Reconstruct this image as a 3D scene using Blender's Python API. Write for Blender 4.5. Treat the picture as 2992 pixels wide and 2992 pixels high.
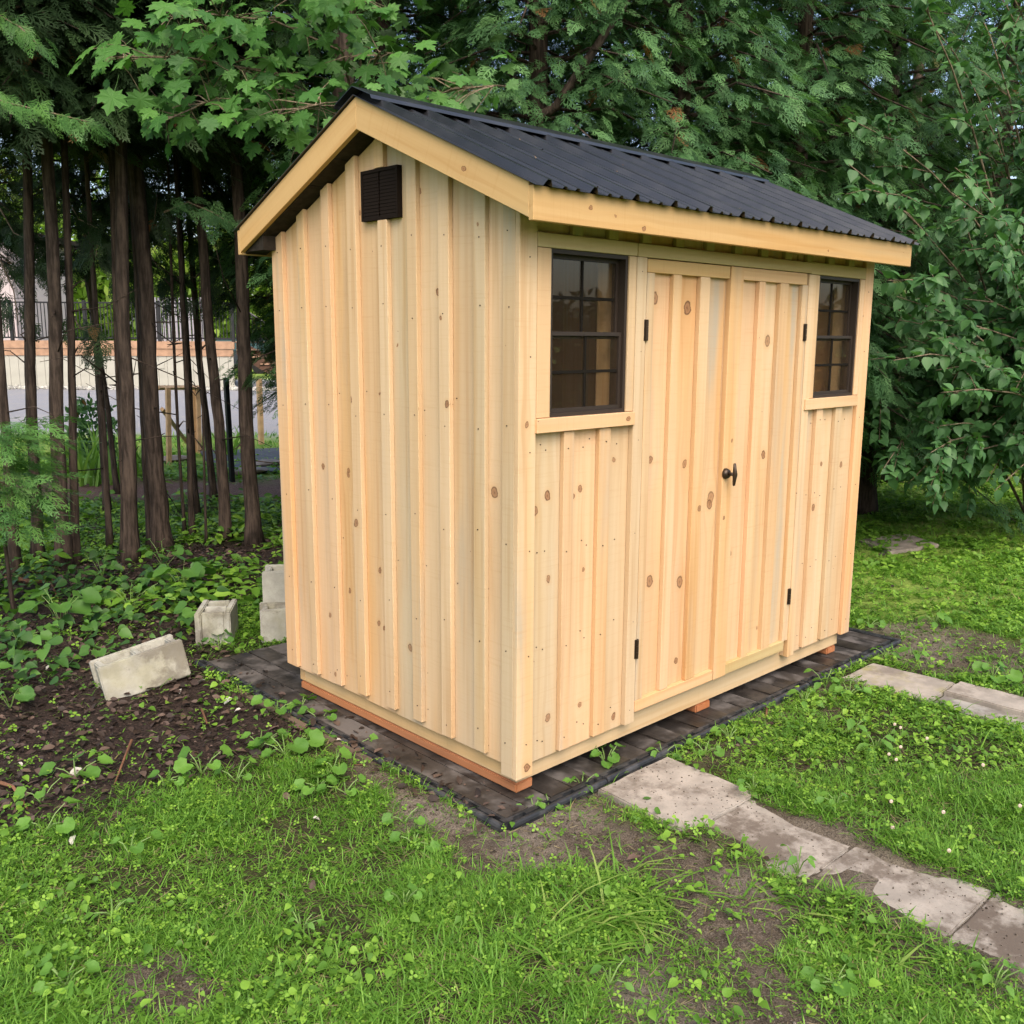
import bpy, bmesh, math, random
import numpy as np
from mathutils import Matrix, Vector

for o in list(bpy.data.objects):
    bpy.data.objects.remove(o)
S = bpy.context.scene
COL = S.collection
rng = np.random.default_rng(7)
random.seed(7)

# ------------------------------------------------------------------ camera
CAM = np.array([-2.3373, -2.4059, 1.6496])
FPX = 2788.8                      # focal length in pixels of the 2992 px photograph
_y, _p, _r = .7642, .1805, .0055
FW = np.array([math.cos(_p)*math.sin(_y), math.cos(_p)*math.cos(_y), -math.sin(_p)])
_R = np.array([math.cos(_y), -math.sin(_y), 0.0]); _U = np.cross(_R, FW)
RT = math.cos(_r)*_R + math.sin(_r)*_U
UP = -math.sin(_r)*_R + math.cos(_r)*_U
cd = bpy.data.cameras.new('camera'); cam = bpy.data.objects.new('camera', cd); COL.objects.link(cam)
cd.sensor_width = 36; cd.sensor_fit = 'HORIZONTAL'; cd.lens = FPX/2992*36
cd.clip_start = .05; cd.clip_end = 600
cam.matrix_world = Matrix(((RT[0], UP[0], -FW[0], CAM[0]), (RT[1], UP[1], -FW[1], CAM[1]),
                           (RT[2], UP[2], -FW[2], CAM[2]), (0, 0, 0, 1)))
S.camera = cam

# ------------------------------------------------------------------ sky, sun, exposure
SUN_EL, SUN_AZ = math.radians(50), math.radians(212)   # azimuth clockwise from +Y
w = bpy.data.worlds.new("World"); S.world = w; w.use_nodes = True
nt = w.node_tree; nt.nodes.clear()
sky = nt.nodes.new('ShaderNodeTexSky'); sky.sky_type = 'NISHITA'; sky.sun_disc = False
sky.sun_elevation = SUN_EL; sky.sun_rotation = SUN_AZ
sky.air_density = 1.0; sky.dust_density = 4.0; sky.ozone_density = .4
bg = nt.nodes.new('ShaderNodeBackground'); bg.inputs[1].default_value = .14
wo = nt.nodes.new('ShaderNodeOutputWorld')
nt.links.new(sky.outputs[0], bg.inputs[0]); nt.links.new(bg.outputs[0], wo.inputs[0])
sl = bpy.data.lights.new('sun', 'SUN'); sl.energy = 1.0; sl.angle = math.radians(60); sl.color = (1, .90, .74)
sun = bpy.data.objects.new('sun', sl); COL.objects.link(sun)
sd = Vector((math.sin(SUN_AZ)*math.cos(SUN_EL), math.cos(SUN_AZ)*math.cos(SUN_EL), math.sin(SUN_EL)))
sun.rotation_euler = sd.to_track_quat('Z', 'Y').to_euler(); sun.location = (0, 0, 20)
S.view_settings.view_transform = 'Standard'; S.view_settings.look = 'None'
S.view_settings.exposure = 1.36; S.view_settings.gamma = 1; S.view_settings.use_curve_mapping = False
S.render.engine = 'CYCLES'
S.cycles.max_bounces = 7; S.cycles.diffuse_bounces = 4; S.cycles.glossy_bounces = 3
S.cycles.transmission_bounces = 5; S.cycles.transparent_max_bounces = 12
S.cycles.use_denoising = True
S.cycles.caustics_reflective = False; S.cycles.caustics_refractive = False

# ------------------------------------------------------------------ helpers: places
GZ = -.07
def ray(px, py): return FW + RT*(px-1496)/FPX - UP*(py-1496)/FPX
def gp(px, py, z=GZ):                       # photo pixel (2992 frame) -> point of the ground
    v = ray(px, py); return CAM + v*(z-CAM[2])/v[2]
def dp(px, py, D): return CAM + ray(px, py)*D   # pixel at a given depth
def g9(px, py): return gp(px*2992/1932, py*2992/1932)[:2]
FH = np.array([math.sin(_y), math.cos(_y), 0.0]); RH = np.array([math.cos(_y), -math.sin(_y), 0.0])
def front_at(px, py, y=-.022): v = ray(px, py); P = CAM + v*(y-CAM[1])/v[1]; return P[0], P[2]
def gable_at(px, py, x=-.022): v = ray(px, py); P = CAM + v*(x-CAM[0])/v[0]; return P[1], P[2]

# ------------------------------------------------------------------ helpers: objects
WM = {}
def put(o, M, parent=None):
    WM[o.name] = M
    if parent is not None:
        o.parent = parent; o.matrix_basis = WM[parent.name].inverted() @ M
    else: o.matrix_basis = M
    return o
def link(name, mesh, mat=None, parent=None, M=None):
    o = bpy.data.objects.new(name, mesh); COL.objects.link(o)
    if mat is not None and mesh is not None and not mesh.materials: mesh.materials.append(mat)
    return put(o, M if M is not None else Matrix.Identity(4), parent)
def empty(name, loc, label, cat, group=None):
    o = bpy.data.objects.new(name, None); COL.objects.link(o); o.empty_display_size = .1
    put(o, Matrix.Translation(Vector(loc)))
    return tag(o, label, cat, group)
def tag(o, label=None, cat=None, group=None, kind=None):
    if label: o['label'] = label
    if cat: o['category'] = cat
    if group: o['group'] = group
    if kind: o['kind'] = kind
    return o
def mesh_np(name, V, F, rnd=None, smooth=False, uvw=None):
    """V (n,3), F (m,k) all faces the same size"""
    me = bpy.data.meshes.new(name); V = np.ascontiguousarray(V, dtype=np.float32); F = np.ascontiguousarray(F, dtype=np.int32)
    n, m, k = len(V), len(F), F.shape[1]
    me.vertices.add(n); me.vertices.foreach_set('co', V.ravel())
    me.loops.add(m*k); me.loops.foreach_set('vertex_index', F.ravel())
    me.polygons.add(m); me.polygons.foreach_set('loop_start', np.arange(0, m*k, k, dtype=np.int32))
    try: me.polygons.foreach_set('loop_total', np.full(m, k, dtype=np.int32))
    except Exception: pass
    if smooth: me.polygons.foreach_set('use_smooth', np.ones(m, dtype=bool))
    if rnd is not None:
        a = me.attributes.new('rnd', 'FLOAT', 'POINT'); a.data.foreach_set('value', np.ascontiguousarray(rnd, dtype=np.float32))
    me.update(calc_edges=True); me.validate()
    return me
def mesh_bm(name, bm, smooth=False):
    me = bpy.data.meshes.new(name); bm.normal_update(); bm.to_mesh(me); bm.free()
    if smooth:
        for p in me.polygons: p.use_smooth = True
    return me
def bm_box(bm, x0, x1, y0, y1, z0, z1, M=None):
    vs = [bm.verts.new((x, y, z)) for z in (z0, z1) for y in (y0, y1) for x in (x0, x1)]
    for f in ((0, 2, 3, 1), (4, 5, 7, 6), (0, 1, 5, 4), (2, 6, 7, 3), (0, 4, 6, 2), (1, 3, 7, 5)):
        bm.faces.new([vs[i] for i in f])
    if M is not None: bmesh.ops.transform(bm, matrix=M, verts=vs)
    return vs
def bm_bevel(bm, c, seg=1):
    if c: bmesh.ops.bevel(bm, geom=bm.edges[:], offset=c, segments=seg, affect='EDGES', clamp_overlap=True)
def bm_tube(bm, pts, rad, n=8, cap=True):
    pts = [Vector(p) for p in pts]; rings = []
    for i, p in enumerate(pts):
        t = (pts[min(i+1, len(pts)-1)]-pts[max(i-1, 0)]).normalized()
        a = t.cross(Vector((0, 0, 1))) if abs(t.z) < .95 else t.cross(Vector((1, 0, 0)))
        a.normalize(); b = t.cross(a)
        rings.append([bm.verts.new(p + (a*math.cos(2*math.pi*k/n) + b*math.sin(2*math.pi*k/n))*rad[i]) for k in range(n)])
    for r0, r1 in zip(rings, rings[1:]):
        for k in range(n): bm.faces.new((r0[k], r0[(k+1) % n], r1[(k+1) % n], r1[k]))
    if cap:
        bm.faces.new(rings[0][::-1]); bm.faces.new(rings[-1])
    return rings
def box_obj(name, x0, x1, y0, y1, z0, z1, mat, parent=None, c=.0015, R=None):
    """box with its own origin at its lower centre"""
    cx, cy = (x0+x1)/2, (y0+y1)/2
    bm = bmesh.new(); bm_box(bm, x0-cx, x1-cx, y0-cy, y1-cy, 0, z1-z0); bm_bevel(bm, c)
    return link(name, mesh_bm(name, bm), mat, parent, Matrix.Translation((cx, cy, z0)))
def norm(a): return a/np.maximum(np.linalg.norm(a, axis=-1, keepdims=True), 1e-9)
def scatter(tv, tf, P, X, Z, sc):
    """copies of a template at P; local X axis -> X, local Z (normal) -> Z ; returns V,F,rnd"""
    n = len(P); X = norm(X); Y = norm(np.cross(Z, X)); Z = np.cross(X, Y)
    sc = np.asarray(sc).reshape(n, -1)
    if sc.shape[1] == 1: sc = np.repeat(sc, 3, 1)
    t = tv[None]*sc[:, None, :]
    V = P[:, None, :] + t[..., 0:1]*X[:, None] + t[..., 1:2]*Y[:, None] + t[..., 2:3]*Z[:, None]
    F = tf[None] + (np.arange(n)*len(tv))[:, None, None]
    return V.reshape(-1, 3), F.reshape(-1, tf.shape[1]), np.repeat(rng.random(n), len(tv))
def vnoise(x, y, s=1.0, seed=0):
    r = np.random.default_rng(seed).random((64, 64)); x = x*s+100; y = y*s+100
    i = np.floor(x).astype(int); j = np.floor(y).astype(int); u = x-i; v = y-j; u = u*u*(3-2*u); v = v*v*(3-2*v)
    g = lambda a, b: r[a % 64, b % 64]
    return (g(i, j)*(1-u)+g(i+1, j)*u)*(1-v) + (g(i, j+1)*(1-u)+g(i+1, j+1)*u)*v
def fbm(x, y, s, seed=0, o=3): return sum(vnoise(x, y, s*2**k, seed+k)*.5**k for k in range(o))/sum(.5**k for k in range(o))
def sstep(a, b, x): t = np.clip((x-a)/(b-a), 0, 1); return t*t*(3-2*t)
def sdpoly(P, poly):
    """signed distance (negative inside) of points to a polygon"""
    poly = np.asarray(poly, float); d = np.full(len(P), 1e9); ins = np.zeros(len(P), bool)
    for a, b in zip(poly, np.roll(poly, -1, 0)):
        e = b-a; wv = P-a; t = np.clip((wv@e)/max(e@e, 1e-12), 0, 1)
        d = np.minimum(d, np.linalg.norm(wv-t[:, None]*e, axis=1))
        c = (a[1] <= P[:, 1]) != (b[1] <= P[:, 1])
        xi = a[0] + (P[:, 1]-a[1])*e[0]/(e[1] if abs(e[1]) > 1e-12 else 1e-12)
        ins ^= c & (P[:, 0] < xi)
    return np.where(ins, -d, d)

# ------------------------------------------------------------------ helpers: materials
class T:
    def __init__(s, name):
        s.m = bpy.data.materials.new(name); s.m.use_nodes = True; s.t = s.m.node_tree; s.t.nodes.clear()
        s.out = s.t.nodes.new('ShaderNodeOutputMaterial')
    def n(s, typ, ins=None, **kw):
        nd = s.t.nodes.new('ShaderNode'+typ)
        for k, v in kw.items(): setattr(nd, k, v)
        for k, v in (ins or {}).items():
            if hasattr(v, 'links') or isinstance(v, bpy.types.NodeSocket): s.t.links.new(v, nd.inputs[k])
            else: nd.inputs[k].default_value = v
        return nd
    def math(s, op, a, b=0.0, clamp=False): return s.n('Math', {0: a, 1: b}, operation=op, use_clamp=clamp).outputs[0]
    def vec(s, op, a, b): return s.n('VectorMath', {0: a, 1: b}, operation=op).outputs[0]
    def mix(s, f, a, b, blend='MIX'):
        nd = s.n('Mix', data_type='RGBA', blend_type=blend)
        for i, v in ((0, f), (6, a), (7, b)):
            if isinstance(v, bpy.types.NodeSocket): s.t.links.new(v, nd.inputs[i])
            else: nd.inputs[i].default_value = (*v, 1) if isinstance(v, tuple) and len(v) == 3 else v
        return nd.outputs[2]
    def ramp(s, f, stops, interp='LINEAR'):
        nd = s.n('ValToRGB', {0: f}); cr = nd.color_ramp; cr.interpolation = interp
        while len(cr.elements) < len(stops): cr.elements.new(.5)
        for e, (p, c) in zip(cr.elements, stops):
            e.position = p; e.color = c if len(c) == 4 else (*c, 1)
        return nd.outputs[0]
    def r1(s, f, a, b): return s.n('MapRange', {0: f, 1: a, 2: b, 3: 0.0, 4: 1.0}, interpolation_type='SMOOTHSTEP').outputs[0]
    def noise(s, v, scale=1.0, detail=3, rough=.55, dist=0.0, col=False):
        nd = s.n('TexNoise', {'Vector': v, 'Scale': scale, 'Detail': detail, 'Roughness': rough, 'Distortion': dist})
        return nd.outputs[1 if col else 0]
    def coords(s, rnd=True):
        c = s.n('TexCoord').outputs['Object']
        if rnd:
            r = s.n('ObjectInfo').outputs['Random']
            off = s.n('CombineXYZ', {0: s.math('MULTIPLY', r, 13.7), 1: s.math('MULTIPLY', r, 31.3), 2: s.math('MULTIPLY', r, 57.1)}).outputs[0]
            return c, s.vec('ADD', c, off), r
        return c, c, None
    def world(s): return s.n('NewGeometry').outputs['Position']
    def pbr(s, col, rough=.7, bump=None, bs=.3, bd=.002, spec=.35, metal=0.0, **kw):
        b = s.n('BsdfPrincipled', {'Roughness': rough, 'Specular IOR Level': spec, 'Metallic': metal})
        if isinstance(col, bpy.types.NodeSocket): s.t.links.new(col, b.inputs['Base Color'])
        else: b.inputs['Base Color'].default_value = (*col, 1)
        for k, v in kw.items(): b.inputs[k].default_value = v
        if bump is not None:
            bp = s.n('Bump', {'Height': bump, 'Strength': bs, 'Distance': bd}); s.t.links.new(bp.outputs[0], b.inputs['Normal'])
        s.t.links.new(b.outputs[0], s.out.inputs[0]); return b

def wood(name, tone=0, knots=(), density=.8, stain=1.0):
    """sawn pine, grain along local Z; knots = local (u, v, radius)"""
    t = T(name); c, p, r = t.coords()
    for (u, v, rad, *el) in knots:      # grain swells round each knot
        e = el[0] if el else 1.25
        dv = t.vec('SUBTRACT', c, (u, 0, v)); L = t.n('VectorMath', {0: t.vec('MULTIPLY', dv, (1/(rad*2.2), 0, 1/(rad*e*4.5)))}, operation='LENGTH').outputs['Value']
        sh = t.vec('SCALE', dv, (0, 0, 0)); t.t.links.new(t.math('MULTIPLY', t.math('EXPONENT', t.math('MULTIPLY', t.math('MULTIPLY', L, L), -1.0)), -.75), sh.node.inputs['Scale'])
        p = t.vec('ADD', p, t.vec('MULTIPLY', sh, (1, 0, 0)))
    sc = lambda x, y, z: t.vec('MULTIPLY', p, (x, y, z))
    g1 = t.noise(sc(55, 55, 1.6), 1, 5, .6)
    wv = t.n('TexWave', {'Vector': sc(9, 9, .5), 'Scale': .8, 'Distortion': 9.0, 'Detail': 2.0, 'Detail Scale': .6}, wave_type='BANDS', bands_direction='X').outputs[1]
    big = t.noise(sc(3.5, 3.5, .8), 1, 2, .5)
    PAL = {0: ((.56, .41, .255), (.56, .352, .18), (.475, .372, .242), (.60, .38, .215)),
           1: ((.50, .32, .14), (.52, .33, .15), (.47, .30, .13), (.50, .325, .145)),     # fascia, oiled yellow
           2: ((.44, .335, .165), (.42, .31, .145), (.47, .36, .19), (.43, .32, .15)),     # greenish pieces under the eave
           3: ((.54, .40, .23), (.53, .38, .215), (.55, .41, .24), (.53, .39, .22)),        # floor joists
           4: ((.38, .15, .065), (.40, .17, .075), (.36, .14, .06), (.38, .16, .07)),      # treated skids
           5: ((.12, .085, .06), (.13, .09, .06), (.10, .08, .055), (.12, .085, .06))}[tone]
    base = t.ramp(t.math('FRACT', t.math('MULTIPLY', r, 7.31)), [(0, PAL[0]), (.3, PAL[1]), (.55, PAL[2]), (.75, PAL[3]), (1, PAL[0])])
    base = t.mix(t.math('MULTIPLY', t.r1(big, .42, .72), .45), base, tuple(x*.82 for x in PAL[1]))
    base = t.mix(t.math('MULTIPLY', t.r1(t.noise(sc(7, 7, .45), 1, 2), .48, .7), .75), base, t.mix(1.0, base, (.98, .84, .62), 'MULTIPLY'))
    dark = t.mix(1.0, base, (.80, .68, .53), 'MULTIPLY'); light = t.mix(1.0, base, (1.06, 1.07, 1.1), 'MULTIPLY')
    col = t.mix(t.r1(g1, .3, .72), light, base); col = t.mix(t.math('MULTIPLY', t.r1(t.noise(sc(30, 30, .9), 1, 3), .52, .75), .55), col, dark)
    col = t.mix(t.math('MULTIPLY', t.math('MULTIPLY', t.r1(wv, .5, 1.0), t.r1(t.noise(sc(2, 2, .6), 1, 2), .35, .7)), .22), col, dark)
    # blue stain streaks
    st = t.r1(t.noise(sc(6, 6, .55), 1, 3, .6), .55-.13*(stain-1)*(stain > 1), .72-.13*(stain-1)*(stain > 1))
    col = t.mix(t.math('MULTIPLY', t.math('MULTIPLY', st, min(.9, .72*stain)), 1.0 if stain > 1 else t.math('ADD', .35, t.math('FRACT', t.math('MULTIPLY', r, 23.7)))), col, tuple(x*f for x, f in zip(PAL[2], (.72, .84, 1.05))))
    # random small knots and pin holes
    def knotted(col, d, k=1.0):
        f = t.ramp(d, [(0, (.95,)*3), (.3, (.88,)*3), (.6, (.82,)*3), (.82, (.95,)*3), (.95, (.92,)*3), (1.0, (.4,)*3)])
        fall = t.math('SUBTRACT', 1.0, t.r1(d, .96, 1.12))
        halo = t.math('MULTIPLY', t.math('SUBTRACT', 1.0, t.r1(d, .9, 2.3)), .22)
        kc = t.ramp(d, [(0, (.09, .04, .02)), (.18, (.21, .095, .045)), (.62, (.27, .13, .065)), (.84, (.11, .05, .025)), (1, (.10, .045, .022))])
        col = t.mix(halo, col, (.50, .27, .11))
        return t.mix(t.math('MULTIPLY', t.math('MULTIPLY', f, fall), k), col, kc)
    wob = t.vec('SCALE', t.noise(p, 38, 3, .6, col=True), (0, 0, 0)); wob.node.inputs['Scale'].default_value = .022
    q = t.vec('ADD', c, wob)
    if density:
        vo = t.n('TexVoronoi', {'Vector': t.vec('MULTIPLY', t.vec('ADD', p, wob), (5.5, 0, 4.2)), 'Scale': 1.0}, feature='F1')
        gate = t.math('GREATER_THAN', t.n('SeparateColor', {0: vo.outputs['Color']}).outputs[0], 1-.30*density)
        size = t.math('ADD', .018, t.math('MULTIPLY', t.n('SeparateColor', {0: vo.outputs['Color']}).outputs[1], .035))
        d = t.math('DIVIDE', vo.outputs['Distance'], size)
        d = t.math('ADD', d, t.math('MULTIPLY', t.math('SUBTRACT', 1.0, gate), 50.0))
        col = knotted(col, d, .8)
        pin = t.n('TexVoronoi', {'Vector': t.vec('MULTIPLY', p, (17, 0, 11)), 'Scale': 1.0}, feature='F1')
        pg = t.math('GREATER_THAN', t.n('SeparateColor', {0: pin.outputs['Color']}).outputs[0], .8)
        pf = t.math('MULTIPLY', t.math('LESS_THAN', pin.outputs['Distance'], .035), pg)
        col = t.mix(t.math('MULTIPLY', pf, .8), col, (.12, .06, .03))
    for (u, v, rad, *el) in knots:
        e = el[0] if el else 1.25
        rad *= .65+.4*((abs(u*577+v*313)) % 1); dv = t.vec('MULTIPLY', t.vec('SUBTRACT', q, (u+.011, 0, v+.011)), (1/rad, 0, 1/(rad*e)))
        d = t.n('VectorMath', {0: dv}, operation='LENGTH').outputs['Value']
        col = knotted(col, d, .8+.2*((abs(u*977+v*613)) % 1))
    saw = t.noise(sc(10, 10, 260), 1, 2, .6); col = t.mix(t.math('MULTIPLY', t.r1(t.noise(sc(4, 4, 120), 1, 3, .7), .5, .8), .28), col, dark)
    h = t.math('ADD', t.math('MULTIPLY', g1, .7), t.math('MULTIPLY', saw, .5))
    t.pbr(col, .78, h, .35, .0016, .2)
    return t.m

def leafmat(name, c1, c2, c3=None, tl=.25, rough=.5, spec=.3, brown=True):
    t = T(name); a = t.n('Attribute', attribute_name='rnd').outputs['Fac']
    st = [(0, c1), (.55, c2), (.93, c3 or c2)]
    if brown: st += [(.985, c3 or c2), (.99, (.16, .07, .025))]
    col = t.ramp(a, st)
    w_ = t.noise(t.world(), 6, 2); col = t.mix(t.r1(w_, .3, .7), t.mix(1.0, col, (.8, .85, .8), 'MULTIPLY'), col)
    b = t.pbr(col, rough, spec=spec)
    tr = t.n('BsdfTranslucent', {0: t.mix(1.0, col, (1.3, 1.5, .7), 'MULTIPLY')})
    mx = t.n('MixShader', {0: tl, 1: b.outputs[0], 2: tr.outputs[0]}); t.t.links.new(mx.outputs[0], t.out.inputs[0])
    return t.m
def leafmat_obj(name, c1, c2, tl=.25, rough=.45, spec=.35):
    """for leaves that are objects: colour varies by object"""
    t = T(name); r = t.n('ObjectInfo').outputs['Random']
    co = t.n('TexCoord').outputs['Object']
    col = t.mix(r, c1, c2)
    vein = t.noise(t.vec('MULTIPLY', co, (60, 60, 60)), 1, 3); col = t.mix(t.r1(vein, .35, .75), t.mix(1.0, col, (.82, .86, .8), 'MULTIPLY'), col)
    ab = t.n('SeparateXYZ', {0: co}).outputs[1]; mid = t.math('SUBTRACT', 1.0, t.r1(t.math('ABSOLUTE', ab), .0008, .0026))
    col = t.mix(t.math('MULTIPLY', mid, .45), col, (.22, .32, .08))
    b = t.pbr(col, rough, vein, .3, .001, spec)
    tr = t.n('BsdfTranslucent', {0: t.mix(1.0, col, (1.3, 1.5, .7), 'MULTIPLY')})
    mx = t.n('MixShader', {0: tl, 1: b.outputs[0], 2: tr.outputs[0]}); t.t.links.new(mx.outputs[0], t.out.inputs[0])
    return t.m
def simple(name, col, rough=.6, spec=.35, metal=0.0, ns=0, nb=.3, var=.25):
    t = T(name)
    if ns:
        n_ = t.noise(t.n('TexCoord').outputs['Object'], ns, 4)
        c = t.mix(t.r1(n_, .3, .7), tuple(x*(1-var) for x in col), tuple(min(1, x*(1+var)) for x in col))
        t.pbr(c, rough, n_, nb, .003, spec, metal)
    else: t.pbr(col, rough, spec=spec, metal=metal)
    return t.m

MW = wood('pine_board'); MB = wood('pine_batten', density=.25); MF = wood('pine_fascia', 1, density=.5)
ME = wood('pine_under_eave', 2, density=.4); MJ = wood('pine_joist', 3, density=.6, stain=.3); MS = wood('treated_skid', 4, density=0)
MST = wood('pine_blue_stained', 0, (), .4, 1.9)
MG = wood('weathered_board', 5, density=.4)
M_BRONZE = simple('bronze_vinyl', (.030, .021, .016), .5, .3)
M_VENT = simple('brown_vent_plastic', (.011, .007, .005), .85, .1)
M_GRILLE = simple('window_grille', (.010, .008, .006), .8, .08)
M_BRASS = simple('dark_bronze_hardware', (.045, .03, .02), .38, .5, .6)
def concrete(name, col, moss=0.0, dirt=0.0):
    t = T(name); c, p, r = t.coords()
    n1 = t.noise(p, 9, 5, .6); n2 = t.noise(p, 160, 3); n3 = t.noise(p, 4.2, 4, .65)
    k = t.mix(t.r1(n1, .3, .7), tuple(x*.78 for x in col), tuple(x*1.12 for x in col))
    k = t.mix(t.math('MULTIPLY', t.r1(n2, .55, .75), .35), k, tuple(x*.55 for x in col))
    if moss: k = t.mix(t.math('MULTIPLY', t.r1(n3, .45, .68), moss), k, (.24, .22, .08))
    if dirt: k = t.mix(t.math('MULTIPLY', t.r1(t.math('ADD', t.noise(p, 3.4, 4, .6), t.math('MULTIPLY', t.math('SUBTRACT', t.noise(p, 40, 4, .7), .5), .28)), .51-.09*dirt, .65-.07*dirt), min(.92, .4+dirt*.45)), k, (.085, .065, .050))
    h = t.math('ADD', t.math('MULTIPLY', n1, .6), t.math('MULTIPLY', n2, .5)); t.pbr(k, .9, h, .5, .004, .2); return t.m

# ------------------------------------------------------------------ ground
MAT_X = (-.20, 2.93); MAT_Y = (-.15, 2.25)
PM = [g9(*q) for q in ((-400, 1640), (60, 1575), (220, 1510), (400, 1460), (520, 1425), (650, 1400))] + [np.array((-.22, .6)), np.array((-.2, 2.3))] + \
     [g9(*q) for q in ((560, 1010), (300, 1045), (0, 1080), (-500, 1090))]
DIRT = [([g9(*q) for q in ((600, 1395), (760, 1470), (950, 1560), (1130, 1470), (1200, 1530), (1060, 1640), (900, 1680), (790, 1570), (680, 1500))], 1.0),
        ([g9(*q) for q in ((1040, 1620), (1180, 1560), (1290, 1590), (1420, 1660), (1480, 1720), (1440, 1800), (1300, 1800), (1290, 1700), (1150, 1640))], 1.0),
        ([g9(*q) for q in ((1130, 1860), (1290, 1730), (1420, 1740), (1500, 1840), (1640, 1960), (1600, 2100), (1080, 2100))], .85),
        ([g9(*q) for q in ((120, 1850), (200, 1790), (350, 1775), (430, 1850), (370, 1940), (160, 1950))], 1.0),
        ([g9(*q) for q in ((1600, 1180), (1740, 1165), (1990, 1235), (1990, 1290), (1760, 1270), (1640, 1240))], .9),
        ([g9(*q) for q in ((1240, 1450), (1330, 1370), (1560, 1260), (1620, 1300), (1480, 1400), (1330, 1460))], .45),
        ([g9(*q) for q in ((1660, 1830), (1800, 1730), (2000, 1760), (2000, 1850), (1800, 1900))], .7),
        ([np.array(q) for q in ((.26, -.1), (.70, -.1), (.72, -2.0), (.24, -2.0))], .9)]
def fields(x, y):
    """mulch, bare soil, gravel and lushness at ground points"""
    P = np.stack([x, y], 1); n1 = fbm(x, y, 2.2, 3); n2 = fbm(x, y, 6.5, 11)
    jit = (n1-.5)*.35 + (n2-.5)*.16
    mulch = sstep(.16, -.14, sdpoly(P, PM)+jit)
    soil = np.zeros(len(P))
    for poly, k in DIRT: soil = np.maximum(soil, k*sstep(.10, -.09, sdpoly(P, poly)+jit*.7))
    d = (P-CAM[:2])@FH[:2]; l = (P-CAM[:2])@RH[:2]
    gravel = sstep(16.2, 17.2, d+jit*2)*sstep(40, 38, d)*sstep(-2.2, -3.5, l)
    bed = sstep(9.5, 10.1, d+jit*2)*sstep(11.7, 11.2, d+jit*2)*sstep(-1.0, -2.0, l)
    grove = sstep(5.3, 6.4, d+jit)*sstep(8.8, 7.6, d+jit)*sstep(0.4, -.3, l)
    return mulch, soil, gravel, bed, grove, d, l
gx = np.concatenate([-np.geomspace(3.2, 180, 40)[::-1], np.arange(-3.1, 5.6, .036), np.geomspace(5.65, 260, 60)])
gy = np.concatenate([-np.geomspace(3.2, 180, 34)[::-1], np.arange(-3.1, 5.6, .036), np.geomspace(5.65, 260, 60)])
X, Y = np.meshgrid(gx, gy); X = X.ravel(); Y = Y.ravel()
def gh(x, y):
    near = sstep(9, 6, np.hypot(x, y))
    h = (fbm(x, y, 1.3, 21)-.5)*.05 + (fbm(x, y, 7, 31)-.5)*.022*near
    inm = sstep(.25, .0, np.maximum(np.maximum(MAT_X[0]-x, x-MAT_X[1]), np.maximum(MAT_Y[0]-y, y-MAT_Y[1])))
    pth = sstep(.10, .0, np.maximum(np.abs(x-.47)-.20, np.maximum(-.55-y, y+.1))) + sstep(.08, 0, np.maximum(np.abs(x-2.30)-.15, np.maximum(-1.05-y, y+.22)))
    k = np.clip(np.maximum(inm, pth), 0, 1)
    lft = sstep(-.62, -.30, x)*sstep(-.195, -.215, x)*sstep(-.1, .1, y)*sstep(2.5, 2.2, y); frn = sstep(-.50, -.25, y)*sstep(-.142, -.160, y)*sstep(-.35, -.2, x)*sstep(3.1, 2.9, x)*(np.abs(x-.47) > .26)
    ex = np.abs(x-.47); rim = sstep(.10, .20, ex)*sstep(.36, .26, ex)*sstep(-.45, -.7, y)*sstep(-2.1, -1.9, y)*sstep(3, 2.5, np.abs(x))
    return GZ + h*(1-k) - .008*k + lft*(.012+.030*fbm(x, y, 5, 123)) + frn*(.002+.022*fbm(x, y, 5, 124)) + rim*(.006+.026*sstep(.36, .62, fbm(x, y, 6.5, 77)))
Z = gh(X, Y); mulch, soil, gravel, bed, grove, D_, L_ = fields(X, Y)
nxg, nyg = len(gx), len(gy); idx = np.arange(nxg*nyg).reshape(nyg, nxg)
Fq = np.stack([idx[:-1, :-1], idx[:-1, 1:], idx[1:, 1:], idx[1:, :-1]], -1).reshape(-1, 4)
me = mesh_np('ground', np.stack([X, Y, Z], 1), Fq, smooth=True)
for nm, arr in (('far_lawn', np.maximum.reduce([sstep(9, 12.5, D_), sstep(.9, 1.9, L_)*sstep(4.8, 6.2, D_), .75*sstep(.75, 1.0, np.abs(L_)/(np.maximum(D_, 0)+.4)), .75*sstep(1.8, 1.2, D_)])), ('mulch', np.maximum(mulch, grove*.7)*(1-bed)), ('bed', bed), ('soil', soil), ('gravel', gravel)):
    a = me.attributes.new(nm, 'FLOAT', 'POINT'); a.data.foreach_set('value', arr.astype(np.float32))
t = T('ground_soil'); wp = t.world(); at = lambda n_: t.n('Attribute', attribute_name=n_).outputs['Fac']
n1 = t.noise(wp, 14, 5, .65); n2 = t.noise(wp, 70, 4, .7); n3 = t.noise(wp, 2.2, 3)
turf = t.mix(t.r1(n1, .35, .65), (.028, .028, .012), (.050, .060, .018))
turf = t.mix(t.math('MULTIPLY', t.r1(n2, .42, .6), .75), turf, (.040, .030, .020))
soilc = t.mix(t.r1(n1, .3, .68), (.055, .041, .029), (.13, .102, .076))
soilc = t.mix(t.math('MULTIPLY', t.r1(n3, .45, .65), .65), soilc, (.25, .212, .172))
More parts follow.
